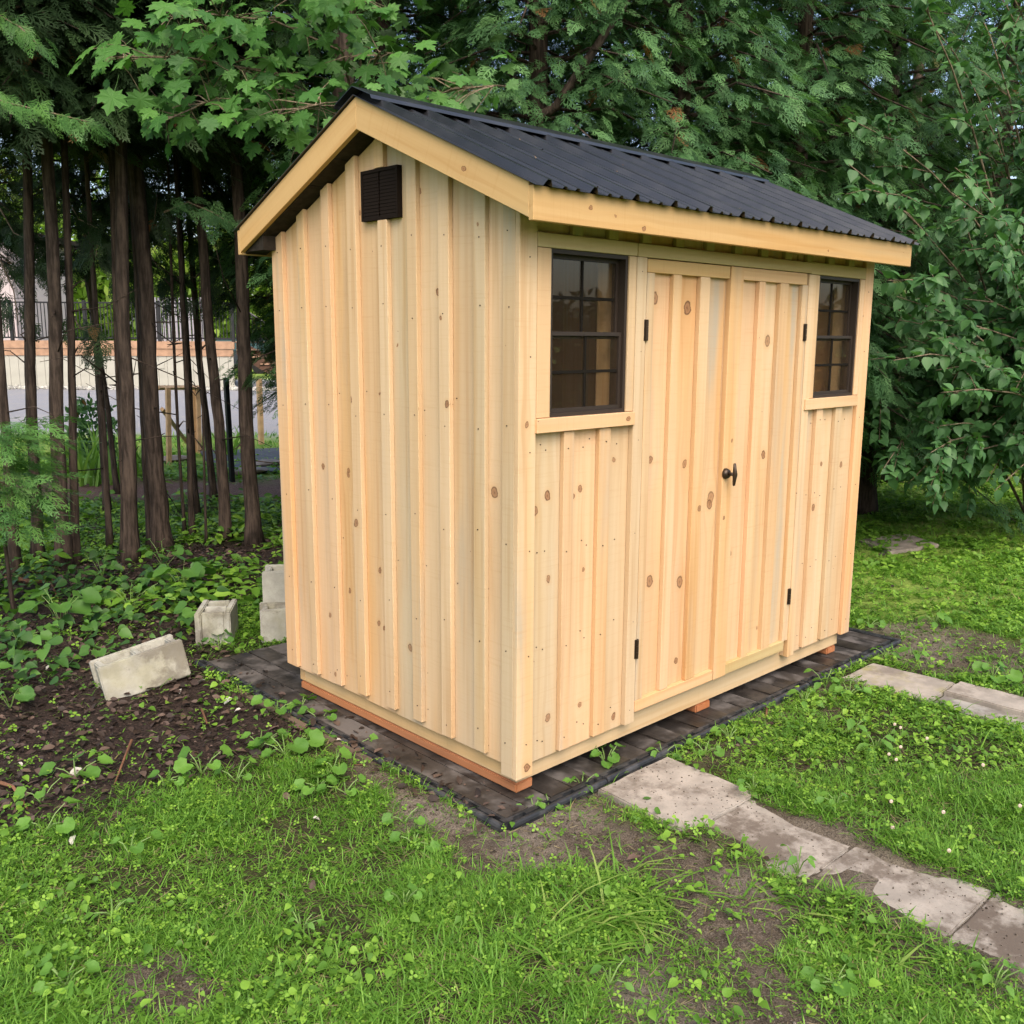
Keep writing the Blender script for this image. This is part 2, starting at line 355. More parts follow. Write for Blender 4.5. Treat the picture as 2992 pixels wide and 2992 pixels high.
n4 = t.noise(wp, 190, 4, .75); soilc = t.mix(t.math('MULTIPLY', t.r1(n2, .5, .66), .7), soilc, (.035, .027, .020)); soilc = t.mix(t.math('MULTIPLY', t.r1(n4, .5, .66), .6), soilc, (.24, .205, .17)); soilc = t.mix(t.math('MULTIPLY', t.r1(n4, .5, .36), .6), soilc, (.03, .023, .017))
mul = t.mix(t.r1(n2, .38, .62), (.014, .010, .008), (.050, .033, .027))
mul = t.mix(t.math('MULTIPLY', t.r1(n1, .5, .7), .5), mul, (.045, .034, .024))
grv = t.mix(t.r1(n2, .3, .7), (.19, .19, .205), (.28, .28, .295)); grv = t.mix(t.math('MULTIPLY', t.r1(t.noise(wp, .9, 5, .7), .4, .7), .35), grv, (.30, .28, .24))
turf = t.mix(at('far_lawn'), turf, t.mix(t.r1(n2, .3, .7), (.13, .20, .035), (.22, .30, .06)))  # far lawn: grass cover plus its sunny brightness put into the turf colour
k = t.mix(at('mulch'), turf, mul); k = t.mix(at('soil'), k, soilc); k = t.mix(at('bed'), k, t.mix(t.r1(n2, .35, .65), (.09, .05, .036), (.24, .145, .105))); k = t.mix(at('gravel'), k, grv)
t.pbr(k, .93, t.math('ADD', t.math('ADD', n1, t.math('MULTIPLY', n2, .8)), t.math('MULTIPLY', n4, .35)), 1.0, .016, .15)
tag(link('ground', me, t.m), 'mown yard ground of turf, bare soil and leaf mulch', kind='structure')

# ------------------------------------------------------------------ shed
ROOT = empty('garden_shed', (1.23, .7625, -.047), 'small new pine board and batten shed with black metal gable roof', 'shed')
LX, WY, RY, RZ, SLP = 2.455, 1.525, .7625, 2.54, .4357
zr = lambda y: RZ - SLP*abs(y-RY)
def c4(a, b): return 600+a*.56936, 200+b*.56936
def c5(a, b): return 1450+a*.647, 600+b*.647
def c6(a, b): return 1450+a*.647, 1500+b*.647
KF = []; KG = []
for a, b, r_ in ((717, 418, 21), (862, 465, 24), (696, 1150, 13), (850, 1168, 15), (692, 1697, 16), (829, 1700, 20), (529, 1150, 12), (230, 1313, 17), (379, 1278, 9),
                 (349, 1315, 9), (176, 1380, 15), (391, 1642, 6), (235, 1688, 9), (921, 1037, 8), (898, 1365, 11), (968, 1318, 22), (962, 1352, 15), (1005, 1408, 7), (1224, 612, 22), (1206, 1128, 18),
                 (1052, 1572, 18), (1042, 1062, 7), (1376, 1162, 12), (1468, 1167, 12), (1557, 1172, 12), (1414, 1362, 12), (118, 990, 12), (563, 943, 8)):
    KF.append((*front_at(*c5(a, b)), r_*.647/530))
for a, b, r_ in ((232, 923, 13), (376, 862, 12), (529, 918, 16), (812, 668, 13), (1176, 517, 8), (120, 1140, 14)): KF.append((*front_at(*c6(a, b)), r_*.647/560))
for a, b, r_ in ((1102, 632, 10), (1195, 1150, 16), (1230, 1280, 8), (1596, 1192, 20), (768, 1700, 13), (895, 1670, 7), (1262, 1722, 13), (985, 1422, 6), (1418, 800, 8), (425, 1878, 11), (792, 740, 9)):
    KG.append((*gable_at(*c4(a, b)), r_*.569/640))
for a, b, r_ in ((610, 880, 6), (658, 887, 6), (680, 986, 9), (717, 1076, 6), (933, 929, 10), (657, 895, 5), (623, 1160, 5), (715, 1175, 6), (774, 1222, 7), (725, 1185, 4), (660, 1115, 4), (640, 1270, 4), (971, 1140, 5)):
    KG.append((*gable_at(a*1.5487, b*1.5487), r_*1.5487/640))
nmat = [0]
def wood_for(kn, tone=0, density=.5, stain=1.0):
    nmat[0] += 1; return wood('pine_knotty_%d' % nmat[0], tone, kn, density, stain)
def plank_mesh(poly, y0, y1, c):
    """polygon in (x, z) given thickness y0..y1"""
    bm = bmesh.new(); a = [bm.verts.new((x, y0, z)) for x, z in poly]; b = [bm.verts.new((x, y1, z)) for x, z in poly]
    n = len(poly); bm.faces.new(a); bm.faces.new(b[::-1])
    for i in range(n): bm.faces.new((a[i], b[i], b[(i+1) % n], a[(i+1) % n]))
    bmesh.ops.recalc_face_normals(bm, faces=bm.faces[:]); bm_bevel(bm, c); return mesh_bm('plank', bm)
RG = Matrix(((0, 1, 0, 0), (-1, 0, 0, 0), (0, 0, 1, 0), (0, 0, 0, 1)))   # local x -> -y, local y -> +x
def fpiece(name, x0, x1, z0, z1, y0, y1, parent=None, mat=None, c=.0018, tone=0, dens=.5, poly=None):
    """vertical or small piece on the front wall; y0 is its outer face"""
    kn = [(x-(x0+x1)/2, z-z0, r_) for x, z, r_ in KF if x0 < x < x1 and z0 < z < z1 and y1 <= .001 and name != 'header_trim'] if mat is None else []
    m = mat or (wood_for(kn, tone, dens) if kn else (MW if x1-x0 > .09 else MB))
    j = random.uniform(-.0008, .0008)
    me = plank_mesh([(x0-(x0+x1)/2, 0), (x1-(x0+x1)/2, 0), (x1-(x0+x1)/2, z1-z0), (x0-(x0+x1)/2, z1-z0)], y0+j, y1, c)
    return link(name, me, m, parent or ROOT, Matrix.Translation(((x0+x1)/2, 0, z0)))
def hpiece(name, x0, x1, z0, z1, y0, y1, parent=None, mat=None, c=.0018):
    """horizontal piece on the front: grain along X (local Z -> world X)"""
    hz = (z1-z0)/2; M = Matrix(((0, 0, 1, x0), (0, 1, 0, 0), (-1, 0, 0, (z0+z1)/2), (0, 0, 0, 1)))
    me = plank_mesh([(-hz, 0), (hz, 0), (hz, x1-x0), (-hz, x1-x0)], y0, y1, c)
    return link(name, me, mat or MB, parent or ROOT, M)
def gpiece(name, ya, yb, z0, tops, x0, x1, mat=None, c=.0018, dens=.5):
    """piece on the gable wall between y=ya (near) and yb; tops = list of (y, z) from yb to ya"""
    yc = (ya+yb)/2
    kn = [(-(y-yc), z-z0, r_) for y, z, r_ in KG if ya < y < yb and z0 < z < max(q[1] for q in tops) and name != 'corner_board'] if mat is None else []
    m = mat or (wood_for(kn, 0, dens) if kn else (MW if yb-ya > .09 else MB))
    poly = [(-(yb-yc), 0), (-(ya-yc), 0)] + [(-(y-yc), z-z0) for y, z in tops[::-1]]
    j = random.uniform(-.0008, .0008)
    return link(name, plank_mesh(poly, x0+j, x1, c), m, ROOT, Matrix.Translation((0, yc, z0)) @ RG)

# skids, floor frame
for x0, x1 in ((.0, .092), (1.15, 1.262), (2.36, 2.448)):
    bm = bmesh.new(); bm_box(bm, x0-(x0+x1)/2, x1-(x0+x1)/2, -.0415, 0, 0, 1.521)
    bm.edges.ensure_lookup_table(); bm_bevel(bm, .007, 2)
    link('skid', mesh_bm('skid', bm), MS, ROOT, Matrix.Translation(((x0+x1)/2, .002, -.0045)) @ Matrix(((1, 0, 0, 0), (0, 0, 1, 0), (0, 1, 0, 0), (0, 0, 0, 1))))
hpiece('floor_joist', .0, LX, 0, .105, .0, .038, mat=MJ)
hpiece('floor_joist', .0, LX, 0, .105, WY-.038, WY, mat=MJ)
for xa in (.001, LX-.039):
    bm = bmesh.new(); bm_box(bm, 0, .038, -.0525, .0525, 0, WY-.08); bm_bevel(bm, .0015)
    link('floor_joist', mesh_bm('joist', bm), MJ, ROOT, Matrix(((1, 0, 0, xa), (0, 0, 1, .04), (0, 1, 0, .0525), (0, 0, 0, 1))))
box_obj('floor', .04, LX-.04, .04, WY-.04, .105, .12, MJ, ROOT)

# gable wall facing the camera, and the far one (same boards)
ED = [WY-.001, 1.322, 1.13, .935, .727, .542, .355, .162, .001]
def tops(ya, yb, off):
    q = [(yb, zr(yb)-off)]
    if ya < RY < yb: q.append((RY, zr(RY)-off))
    return q + [(ya, zr(ya)-off)]
for b_, a_ in zip(ED, ED[1:]): gpiece('wall_board', a_+.0012, b_-.0012, .07+random.uniform(-.004, .006), tops(a_, b_, .121), -.022, -.002, c=.0012, dens=.35)
for yc, w_ in ((1.324, .058), (1.128, .058), (.937, .064), (.543, .058), (.356, .060), (.162, .062)):
    gpiece('batten', yc-w_/2, yc+w_/2, .088+random.uniform(-.006, .008), tops(yc-w_/2, yc+w_/2, .1185), -.0435, -.0222)
gpiece('batten', .697, .757, .094, [(.757, 2.098), (.697, 2.098)], -.0435, -.0222)
gpiece('batten', .715, .775, 2.293, tops(.715, .775, .138), -.0435, -.0222)
gpiece('corner_board', -.0215, .040, .036, tops(-.0215, .040, .1185), -.0435, -.0222, dens=.3)
gpiece('corner_board', 1.478, 1.568, .082, tops(1.478, 1.568, .1185), -.0435, -.0222, dens=.3)
for b_, a_ in zip(ED, ED[1:]):
    yc = (a_+b_)/2; poly = [(-(b_-yc), 0), (-(a_-yc), 0)] + [(-(y-yc), z-.08) for y, z in tops(a_, b_, .121)[::-1]]
    link('wall_board', plank_mesh(poly, LX+.002, LX+.022, 0), MW, ROOT, Matrix.Translation((0, yc, .08)) @ RG)
gpiece('corner_board', -.0215, .04, .07, tops(-.0215, .04, .1185), LX+.0222, LX+.0435, mat=MB)
for yc in (.162, .356, .543, .73, .937, 1.128, 1.324): gpiece('batten', yc-.03, yc+.03, .09, tops(yc-.03, yc+.03, .1185), LX+.0222, LX+.0435, mat=MB)
# back wall boards
for i in range(12):
    x0 = .002 + i*LX/12; fpiece('wall_board', x0, x0+LX/12-.002, .08, zr(WY)-.03, WY-.022, WY-.001, mat=MW, c=0)
# studs seen through the windows
for x in (.30, .72, 1.20, 1.72, 2.10): box_obj('stud', x, x+.04, WY-.112, WY-.023, .121, 2.1, MJ, ROOT, .001)
for y in (.25, .62, 1.0, 1.36): box_obj('stud', LX-.092, LX-.004, y, y+.04, .121, 2.12, MJ, ROOT, .001)
box_obj('stud', 2.3665, 2.4065, .002, .10, .121, 2.1, MJ, ROOT, .001); box_obj('stud', .5335, .574, .002, .115, .121, 2.1, MJ, ROOT, .001)
box_obj('stud', 1.875, 1.935, .002, .07, .121, 2.1, MJ, ROOT, .001); box_obj('stud', .002, .075, .003, .041, .121, 2.1, MJ, ROOT, .001)
for y in (.3, .72, 1.1): box_obj('stud', .0, .085, y, y+.04, .121, 2.1, MJ, ROOT, .001)

# front wall
YB, YF = -.022, -.0435
zt = zr(0)-.03
def fboards(xs, z0, z1):
    for a_, b_ in zip(xs, xs[1:]): fpiece('wall_board', a_+.001, b_-.001, z0+random.uniform(-.003, .004), z1, YB, -.001, c=.0012, dens=.35)
fboards([.001, .212, .415, .606, .638], .072, 1.345)
fboards([1.848, 2.03, 2.225, LX-.001], .072, 1.345)
fboards([.001, .245, .44, .635, .845, 1.05, 1.255, 1.46, 1.66, 1.855, 2.055, 2.255, LX-.001], 1.97, zt)
for xc in (.245, .44, .635, .845, 1.05, 1.255, 1.46, 1.66, 1.855, 2.055, 2.255): fpiece('batten', xc-.027, xc+.027, 2.006, zt-.01, YF, -.0222, mat=ME)
fboards([.001, .108], 1.346, 1.969); fboards([.534, .637], 1.346, 1.969); fboards([1.849, 1.952], 1.346, 1.969); fboards([2.366, LX-.001], 1.346, 1.969)
for a_, b_ in ((.188, .243), (.383, .449)): fpiece('batten', a_, b_, .082, 1.316, YF, -.0222)
for a_, b_ in ((2.002, 2.062), (2.192, 2.258)): fpiece('batten', a_, b_, .088, 1.312, YF, -.0222)
fpiece('corner_board', -.0437, .041, .036, zr(-.03)-.1185, -.0437, -.0222, dens=.3)
fpiece('corner_board', 2.412, LX+.0437, .068, zr(-.03)-.1185, -.0437, -.0222, dens=.3)
fpiece('window_trim', .0425, .110, 1.3715, 1.954, YF, -.0222); fpiece('window_trim', .533, .5755, 1.3715, 1.954, YF, -.0222)
fpiece('window_trim', 1.9125, 1.953, 1.368, 1.95, YF, -.0222); fpiece('window_trim', 2.366, 2.4105, 1.368, 1.95, YF, -.0222)
fpiece('door_casing', .577, .636, .075, 1.954, -.046, -.0222); fpiece('door_casing', 1.850, 1.911, .073, 1.95, -.046, -.0222)
hpiece('header_trim', .0425, .5765, 1.956, 2.005, -.0445, -.0222, mat=ME); hpiece('header_trim', .578, 1.864, 1.955, 2.004, -.0475, -.0222, mat=ME); hpiece('header_trim', 1.866, 2.4105, 1.952, 2.008, -.0445, -.0222, mat=ME)
hpiece('window_sill', .036, .5745, 1.319, 1.370, -.056, -.0222, mat=wood('pine_sill', 0, [(.0, .5, .011)], .4)); hpiece('window_sill', 1.866, 2.391, 1.314, 1.3665, -.056, -.0222, mat=MB)

bm = bmesh.new()   # nail heads on the battens and boards
for xs, y_ in (((.213, .416, 2.03, 2.225), YF), ((.08, .11, .31, .345, .51, 1.98, 2.12, 2.33), YB), ((.01, 2.45, .607, 1.88), YF)):
    for x in xs:
        for z in (.15, .52, .88, 1.26) + ((1.6, 1.9) if x in (.01, 2.45, .607, 1.88) else ()):
            xx, zz = x+random.uniform(-.006, .006), z+random.uniform(-.02, .02); bm_tube(bm, [(xx, y_+.002, zz), (xx, y_-.0022, zz)], [.0024, .0024], 6)
for y in (1.324, 1.128, .937, .727, .543, .356, .162, .01, 1.52):
    for z in (.16, .55, .95, 1.35, 1.75, 2.02): yy, zz = y+random.uniform(-.008, .008), z+random.uniform(-.03, .03); bm_tube(bm, [(-.041, yy, zz), (-.0458, yy, zz)], [.0024, .0024], 6)
for a_, b_ in zip(ED, ED[1:]):
    for z in (.13, .75, 1.4): yy, zz = (a_+b_)/2+random.choice((-.05, .05)), z+random.uniform(-.03, .03); bm_tube(bm, [(-.020, yy, zz), (-.0243, yy, zz)], [.0022, .0022], 6)
o = link('nail', mesh_bm('nails', bm), M_BRASS, ROOT); o['kind'] = 'stuff'
# double door
def door(x0, x1, planks, bats, hx, left):
    d = link('door', None, None, ROOT, Matrix.Translation((x0 if left else x1, -.02, .115)))
    d['label'] = 'left door leaf of two' if left else 'right door leaf with handle'
    for a_, b_ in zip(planks, planks[1:]): fpiece('plank', a_+.001, b_-.001, .118, 1.95, YB, -.001, d, c=.0012, dens=.3)
    for a_, b_, ar in bats: fpiece('batten', a_, b_, .166, 1.899, YF, -.0222, d, dens=.25, mat=MST if ar else None)
    return d
dl = door(.640, 1.199, [.641, .835, 1.022, 1.1985], [(.641, .687, 1), (.808, .862, 0), (.990, 1.056, 0)], .62, True)
hpiece('rail', .641, 1.196, 1.9, 1.951, -.0445, -.0222, dl, MF); hpiece('rail', .641, 1.198, .116, .165, -.0445, -.0222, dl)
dr = door(1.2005, 1.847, [1.2005, 1.454, 1.638, 1.8465], [(1.43, 1.479, 0), (1.603, 1.674, 0), (1.797, 1.8465, 1)], 1.82, False)
hpiece('rail', 1.2985, 1.832, 1.9, 1.952, -.0445, -.0222, dr); hpiece('rail', 1.2925, 1.812, .118, .168, -.0445, -.0222, dr, ME)
ast = fpiece('astragal', 1.202, 1.297, .116, 1.952, -.047, -.0222, dr, dens=.3)
def hinge(x, z0, z1, d):
    bm = bmesh.new(); n = 3; hh = (z1-z0)/n
    for k in range(n): bm_tube(bm, [(0, 0, k*hh+.0008), (0, 0, (k+1)*hh-.0008)], [.0065, .0065], 8)
    bm_box(bm, -.012, .012, .003, .006, 0, z1-z0); link('hinge', mesh_bm('hinge', bm), M_BRASS, d, Matrix.Translation((x, -.0505, z0)))
hinge(.6375, 1.641, 1.722, dl); hinge(.637, .353, .434, dl); hinge(1.834, 1.643, 1.722, dr); hinge(1.832, .354, .434, dr)
# T handle
bm = bmesh.new(); bm_tube(bm, [(0, 0, 0), (0, -.006, 0), (0, -.018, 0), (0, -.021, 0)], [.024, .024, .019, .012], 20)
h_ = link('handle', mesh_bm('handle_rose', bm, True), M_BRASS, dr, Matrix.Translation((1.222, -.0472, 1.067)))
bm = bmesh.new(); bm_tube(bm, [(0, -.018, 0), (0, -.046, 0)], [.0085, .0075], 12); link('stem', mesh_bm('stem', bm, True), M_BRASS, h_, WM[h_.name])
bm = bmesh.new(); bm_tube(bm, [(0, -.048, -.050), (0, -.047, -.047), (0, -.049, -.02), (0, -.051, 0), (0, -.049, .02), (0, -.047, .047), (0, -.048, .05)], [.003, .006, .0085, .011, .0085, .006, .003], 12)
link('grip', mesh_bm('grip', bm, True), M_BRASS, h_, WM[h_.name])

# windows
tg = T('window_glass'); lw = tg.n('LayerWeight', {0: .5}); fz = tg.math('ADD', .045, tg.math('MULTIPLY', tg.math('POWER', lw.outputs['Facing'], 5.0), .95)); gl = tg.n('BsdfGlossy', {0: (1, 1, 1, 1), 1: .015}); tp = tg.n('BsdfTransparent', {0: (.94, .91, .86, 1)})
mx = tg.n('MixShader', {0: fz, 1: tp.outputs[0], 2: gl.outputs[0]}); df = tg.n('BsdfDiffuse', {0: (.15, .105, .07, 1)}); m2 = tg.n('MixShader', {0: .07, 1: mx.outputs[0], 2: df.outputs[0]}); tg.t.links.new(m2.outputs[0], tg.out.inputs[0])
M_GLASS = tg.m
def window(x0, x1, z0, z1):
    wd = link('window', None, None, ROOT, Matrix.Translation(((x0+x1)/2, -.02, z0)))
    def fr_(name, a, b, c_, d, y0, y1, wv):
        bm = bmesh.new()
        bm_box(bm, a, a+wv, y0, y1, c_, d); bm_box(bm, b-wv, b, y0, y1, c_, d)
        bm_box(bm, a+wv, b-wv, y0, y1, c_, c_+wv); bm_box(bm, a+wv, b-wv, y0, y1, d-wv, d)
        return link(name, mesh_bm(name, bm), M_BRONZE, wd)
    fr_('frame', x0, x1, z0, z1, -.036, .03, .014)
    zm = (z0+z1)/2 - .012
    for nm, za, zb, y0, y1 in (('upper_sash', zm-.004, z1-.0145, -.002, .016), ('lower_sash', z0+.0145, zm+.022, -.024, -.003)):
        a, b = x0+.0145, x1-.0145; s = fr_(nm, a, b, za, zb, y0, y1, .014)
        ym = (y0+y1)/2; a2, b2, c2, d2 = a+.0145, b-.0145, za+.0145, zb-.0145; xm, zc = (a2+b2)/2, (c2+d2)/2
        bm = bmesh.new(); bm_box(bm, a2, b2, ym-.0015, ym+.0015, c2, d2)
        link('pane', mesh_bm('pane', bm), M_GLASS, s)
        bm = bmesh.new(); bm_box(bm, xm-.0055, xm+.0055, ym-.0045, ym+.0045, c2, d2); link('muntin', mesh_bm('muntin', bm), M_GRILLE, s)
        bm = bmesh.new(); bm_box(bm, a2, b2, ym-.0049, ym+.0049, zc-.0055, zc+.0055); link('muntin', mesh_bm('muntin', bm), M_GRILLE, s)
    return wd
window(.111, .532, 1.3705, 1.9545); window(1.954, 2.365, 1.367, 1.951)

# gable vent
vt = link('vent', None, None, ROOT, Matrix.Translation((-.0225, .7415, 2.195)))
bm = bmesh.new(); y0, y1, z0, z1 = .622, .860, 2.1, 2.29
bm_box(bm, -.046, -.0225, y0, y0+.012, z0, z1); bm_box(bm, -.046, -.0225, y1-.012, y1, z0, z1); bm_box(bm, -.046, -.0225, y0+.012, y1-.012, z0, z0+.012); bm_box(bm, -.046, -.0225, y0+.012, y1-.012, z1-.012, z1)
bm_box(bm, -.0375, -.0225, .7365, .7455, z0+.012, z1-.012); bm_box(bm, -.0255, -.0225, y0+.012, y1-.012, z0+.012, z1-.012)
link('frame', mesh_bm('vent_frame', bm), M_VENT, vt)
slm = None
for k in range(13):
    for yc in (.6853, .7967):
        if slm is None:
            bm = bmesh.new(); bm_box(bm, -.0115, .0115, -.0505, .0505, -.001, .001, Matrix.Rotation(math.radians(-80), 4, 'Y')); slm = mesh_bm('slat', bm)
        link('slat', slm, M_VENT, vt, Matrix.Translation((-.0415, yc, z0+.018+k*.0128)))

# roof
OX, EY = .129, .192
M_ROOF = None
t = T('black_ribbed_metal'); c, p, r = t.coords(); st = t.noise(p, 420, 2, .6); du = t.noise(p, 7, 4)
t.pbr(t.mix(t.r1(du, .4, .75), (.007, .007, .0085), (.015, .015, .017)), t.n('MapRange', {0: du, 1: .3, 2: .7, 3: .27, 4: .38}).outputs[0], st, .2, .0006, 1.0)
M_ROOF = t.m
def rib_profile(x0, x1):
    """cross-section (x, height) of the ribbed sheet between two ribs' worth of metal"""
    pr = []; n0 = math.floor((x0+.0887)/.2185)-1
    for k in range(n0, n0+20):
        xr = -.0887+k*.2185
        for dx, h in ((-.021, 0), (-.008, .021), (.008, .021), (.021, 0), (.068, 0), (.074, .008), (.086, .008), (.092, 0), (.128, 0), (.134, .008), (.146, .008), (.152, 0)): pr.append((xr+dx, h))
    hs = lambda x: np.interp(x, [q[0] for q in pr], [q[1] for q in pr])
    return [(x0, float(hs(x0)))] + [q for q in pr if x0 < q[0] < x1] + [(x1, float(hs(x1)))]
cs = math.cos(math.atan(SLP)); sn = math.sin(math.atan(SLP))
def roof_panel(x0, x1, side, lift):
    pr = rib_profile(x0, x1); bm = bmesh.new(); y_lo = -EY-.022 if side < 0 else WY+EY+.022; rows = []
    for k in range(7):
        y = RY + (y_lo-RY)*k/6; z = RZ - SLP*abs(y-RY) + .004 + lift
        rows.append([[bm.verts.new((x, y+side*(h+o)*sn, z+(h+o)*cs)) for x, h in pr] for o in (0, .0012)])
    for a, b in zip(rows, rows[1:]):
        for s_ in (0, 1):
            for i in range(len(pr)-1): bm.faces.new((a[s_][i], a[s_][i+1], b[s_][i+1], b[s_][i]))
    for q in (rows[0], rows[-1]):
        for i in range(len(pr)-1): bm.faces.new((q[0][i], q[0][i+1], q[1][i+1], q[1][i]))
    for i in (0, -1):
        for a, b in zip(rows, rows[1:]): bm.faces.new((a[0][i], a[1][i], b[1][i], b[0][i]))
    bmesh.ops.recalc_face_normals(bm, faces=bm.faces[:])
    link('roof_panel', mesh_bm('roof_panel', bm), M_ROOF, ROOT)
XE0, XE1 = -OX-.012, LX+OX+.045
for side in (-1, 1):
    for a, b, l in ((XE0, .80, 0), (.782, 1.695, .0016), (1.677, XE1, .0032)): roof_panel(a, b, side, l)
bm = bmesh.new()   # ridge cap: bent flashing over the ribs, drip lips folded down
for s_ in (-1, 1):
    q = [(0, .034), (s_*.115, .034-.115*SLP+.002), (s_*.122, .034-.128*SLP-.006)]
    for (ya, za), (yb, zb) in zip(q, q[1:]):
        vs = [bm.verts.new((x, RY+y, RZ+z+o)) for o in (0, .0014) for x, y, z in ((XE0-.004, ya, za), (XE1-.06, ya, za), (XE1-.06, yb, zb), (XE0-.004, yb, zb))]
        for f in ((0, 1, 2, 3), (7, 6, 5, 4), (0, 4, 5, 1), (1, 5, 6, 2), (2, 6, 7, 3), (3, 7, 4, 0)): bm.faces.new([vs[i] for i in f])
bmesh.ops.recalc_face_normals(bm, faces=bm.faces[:]); link('ridge_cap', mesh_bm('ridge_cap', bm), M_ROOF, ROOT)
bm = bmesh.new()   # hex screw heads beside the ribs
for side in (-1, 1):
    for yq in (.05, .36, .66):
        y = -EY+yq if side < 0 else WY+EY-yq
        for k in range(13):
            x = -.0887+k*.2185+.040
            if x < XE1-.02: bm_tube(bm, [(x, y, zr(y)+.006), (x, y+side*.003, zr(y)+.014)], [.0075, .0065], 6)
o = link('screw', mesh_bm('screws', bm), M_ROOF, ROOT); o['kind'] = 'stuff'
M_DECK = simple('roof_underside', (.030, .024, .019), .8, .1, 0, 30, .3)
for side in (-1, 1):
    bm = bmesh.new(); y2 = -EY+.023 if side < 0 else WY+EY-.023
    for x0, x1 in ((-OX+.023, LX+OX-.023),):
        ys = (RY, y2); vs = [bm.verts.new((x, y, zr(y)+o)) for o in (-.016, -.002) for x, y in ((x0, ys[0]), (x1, ys[0]), (x1, ys[1]), (x0, ys[1]))]
        for f in ((3, 2, 1, 0), (4, 5, 6, 7), (0, 1, 5, 4), (1, 2, 6, 5), (2, 3, 7, 6), (3, 0, 4, 7)): bm.faces.new([vs[i] for i in f])
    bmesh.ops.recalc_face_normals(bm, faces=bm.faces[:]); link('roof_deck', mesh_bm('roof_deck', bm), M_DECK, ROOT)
    for xa, xb in ((-OX+.0235, .001), (LX-.001, LX+OX-.0235)):   # sloping soffit under the gable overhang
        for k in range(5):
            f0, f1 = k/5+.003, (k+1)/5-.003; bm = bmesh.new(); ys = [RY+(y2-RY)*f0, RY+(y2-RY)*f1]; dz = random.uniform(0, .002)
            vs = [bm.verts.new((x, y, zr(y)+o+dz)) for o in (-.1165, -.104) for x, y in ((xa, ys[0]), (xb, ys[0]), (xb, ys[1]), (xa, ys[1]))]
            for f in ((3, 2, 1, 0), (4, 5, 6, 7), (0, 1, 5, 4), (1, 2, 6, 5), (2, 3, 7, 6), (3, 0, 4, 7)): bm.faces.new([vs[i] for i in f])
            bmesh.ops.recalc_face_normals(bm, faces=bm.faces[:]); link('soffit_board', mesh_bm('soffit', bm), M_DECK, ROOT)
# rake fascia (two boards each gable, plumb joint at the peak) and eave fascia
def rake(xo, side, knots=()):
    y2 = -EY+.022 if side < 0 else WY+EY-.022
    a = math.atan(SLP); Lr = abs(y2-RY)
    u = Vector((0, side*cs, -sn)); v = Vector((0, side*sn, cs))       # along the board (down slope), across it
    O = Vector((xo, RY, RZ)); pts = [(RY, RZ), (y2, zr(y2)), (y2, zr(y2)-.108), (RY, RZ-.116)]
    loc = [((Vector((0, y-RY, z-RZ)).dot(v)), Vector((0, y-RY, z-RZ)).dot(u)) for y, z in pts]
    me = plank_mesh(loc, -.011, .011, .0015); nx = Vector((1, 0, 0))
    M = Matrix(((v.x, 1, u.x, O.x), (v.y, 0, u.y, O.y), (v.z, 0, u.z, O.z), (0, 0, 0, 1)))
    if M.determinant() < 0: me.flip_normals()
    link('rake_fascia', me, wood('pine_rake', 1, knots, .4) if knots else MF, ROOT, M)
for xo in (-OX+.011, LX+OX-.011):
    rake(xo, -1, [(-.055, .70, .011, 1.6)] if xo < 0 else ()); rake(xo, 1)
ze = zr(-EY)
for xa in (-OX+.0235, LX+.03):
    box_obj('soffit_board', xa, xa+.07, WY+.004, WY+EY-.024, ze-.095, ze+.0, M_DECK, ROOT, 0)  # dark filler boxes added so the back eave corners read dark
KE = [(-(front_at(*c5(a, b), -.192)[1]-(ze-.054)), front_at(*c5(a, b), -.192)[0]+OX, r_) for a, b, r_ in ((428, 8, .011), (540, 48, .006), (668, 105, .012), (1500, 205, .006), (1755, 128, .007))]
hpiece('eave_fascia', -OX, LX+OX, ze-.108, ze-.001, -EY, -EY+.022, mat=wood('pine_eave', 1, KE, .3))
hpiece('eave_fascia', -OX, LX+OX, ze-.108, ze-.001, WY+EY-.022, WY+EY, mat=MF)

# ------------------------------------------------------------------ black paver mat under the shed
MATR = empty('paver_mat', (1.36, 1.05, -.075), 'dark brown plastic plank mat with slotted black edging under the shed', 'ground mat')
t = T('wet_dark_paver'); c, p, r = t.coords(); n1 = t.noise(t.vec('MULTIPLY', p, (6, 6, 6)), 1, 5, .65); n2 = t.noise(t.vec('MULTIPLY', p, (90, 8, 90)), 1, 3); n3 = t.noise(p, 3.1, 4, .6)
k = t.mix(t.r1(n1, .35, .65), (.017, .014, .012), (.050, .042, .036)); k = t.mix(t.math('MULTIPLY', t.r1(n3, .5, .62), .8), k, (.13, .115, .105))
t.pbr(k, t.n('MapRange', {0: n3, 1: .35, 2: .62, 3: .28, 4: .8}).outputs[0], t.math('ADD', n1, n2), .5, .003, .4); M_PAV = t.m
t = T('black_edging'); c, p, r = t.coords(); n1 = t.noise(p, 18, 4); t.pbr(t.mix(t.r1(n1, .4, .7), (.013, .0145, .017), (.05, .05, .052)), .5, n1, .4, .003, .45); M_EDG = t.m
x = MAT_X[0]+.045; kx = 0
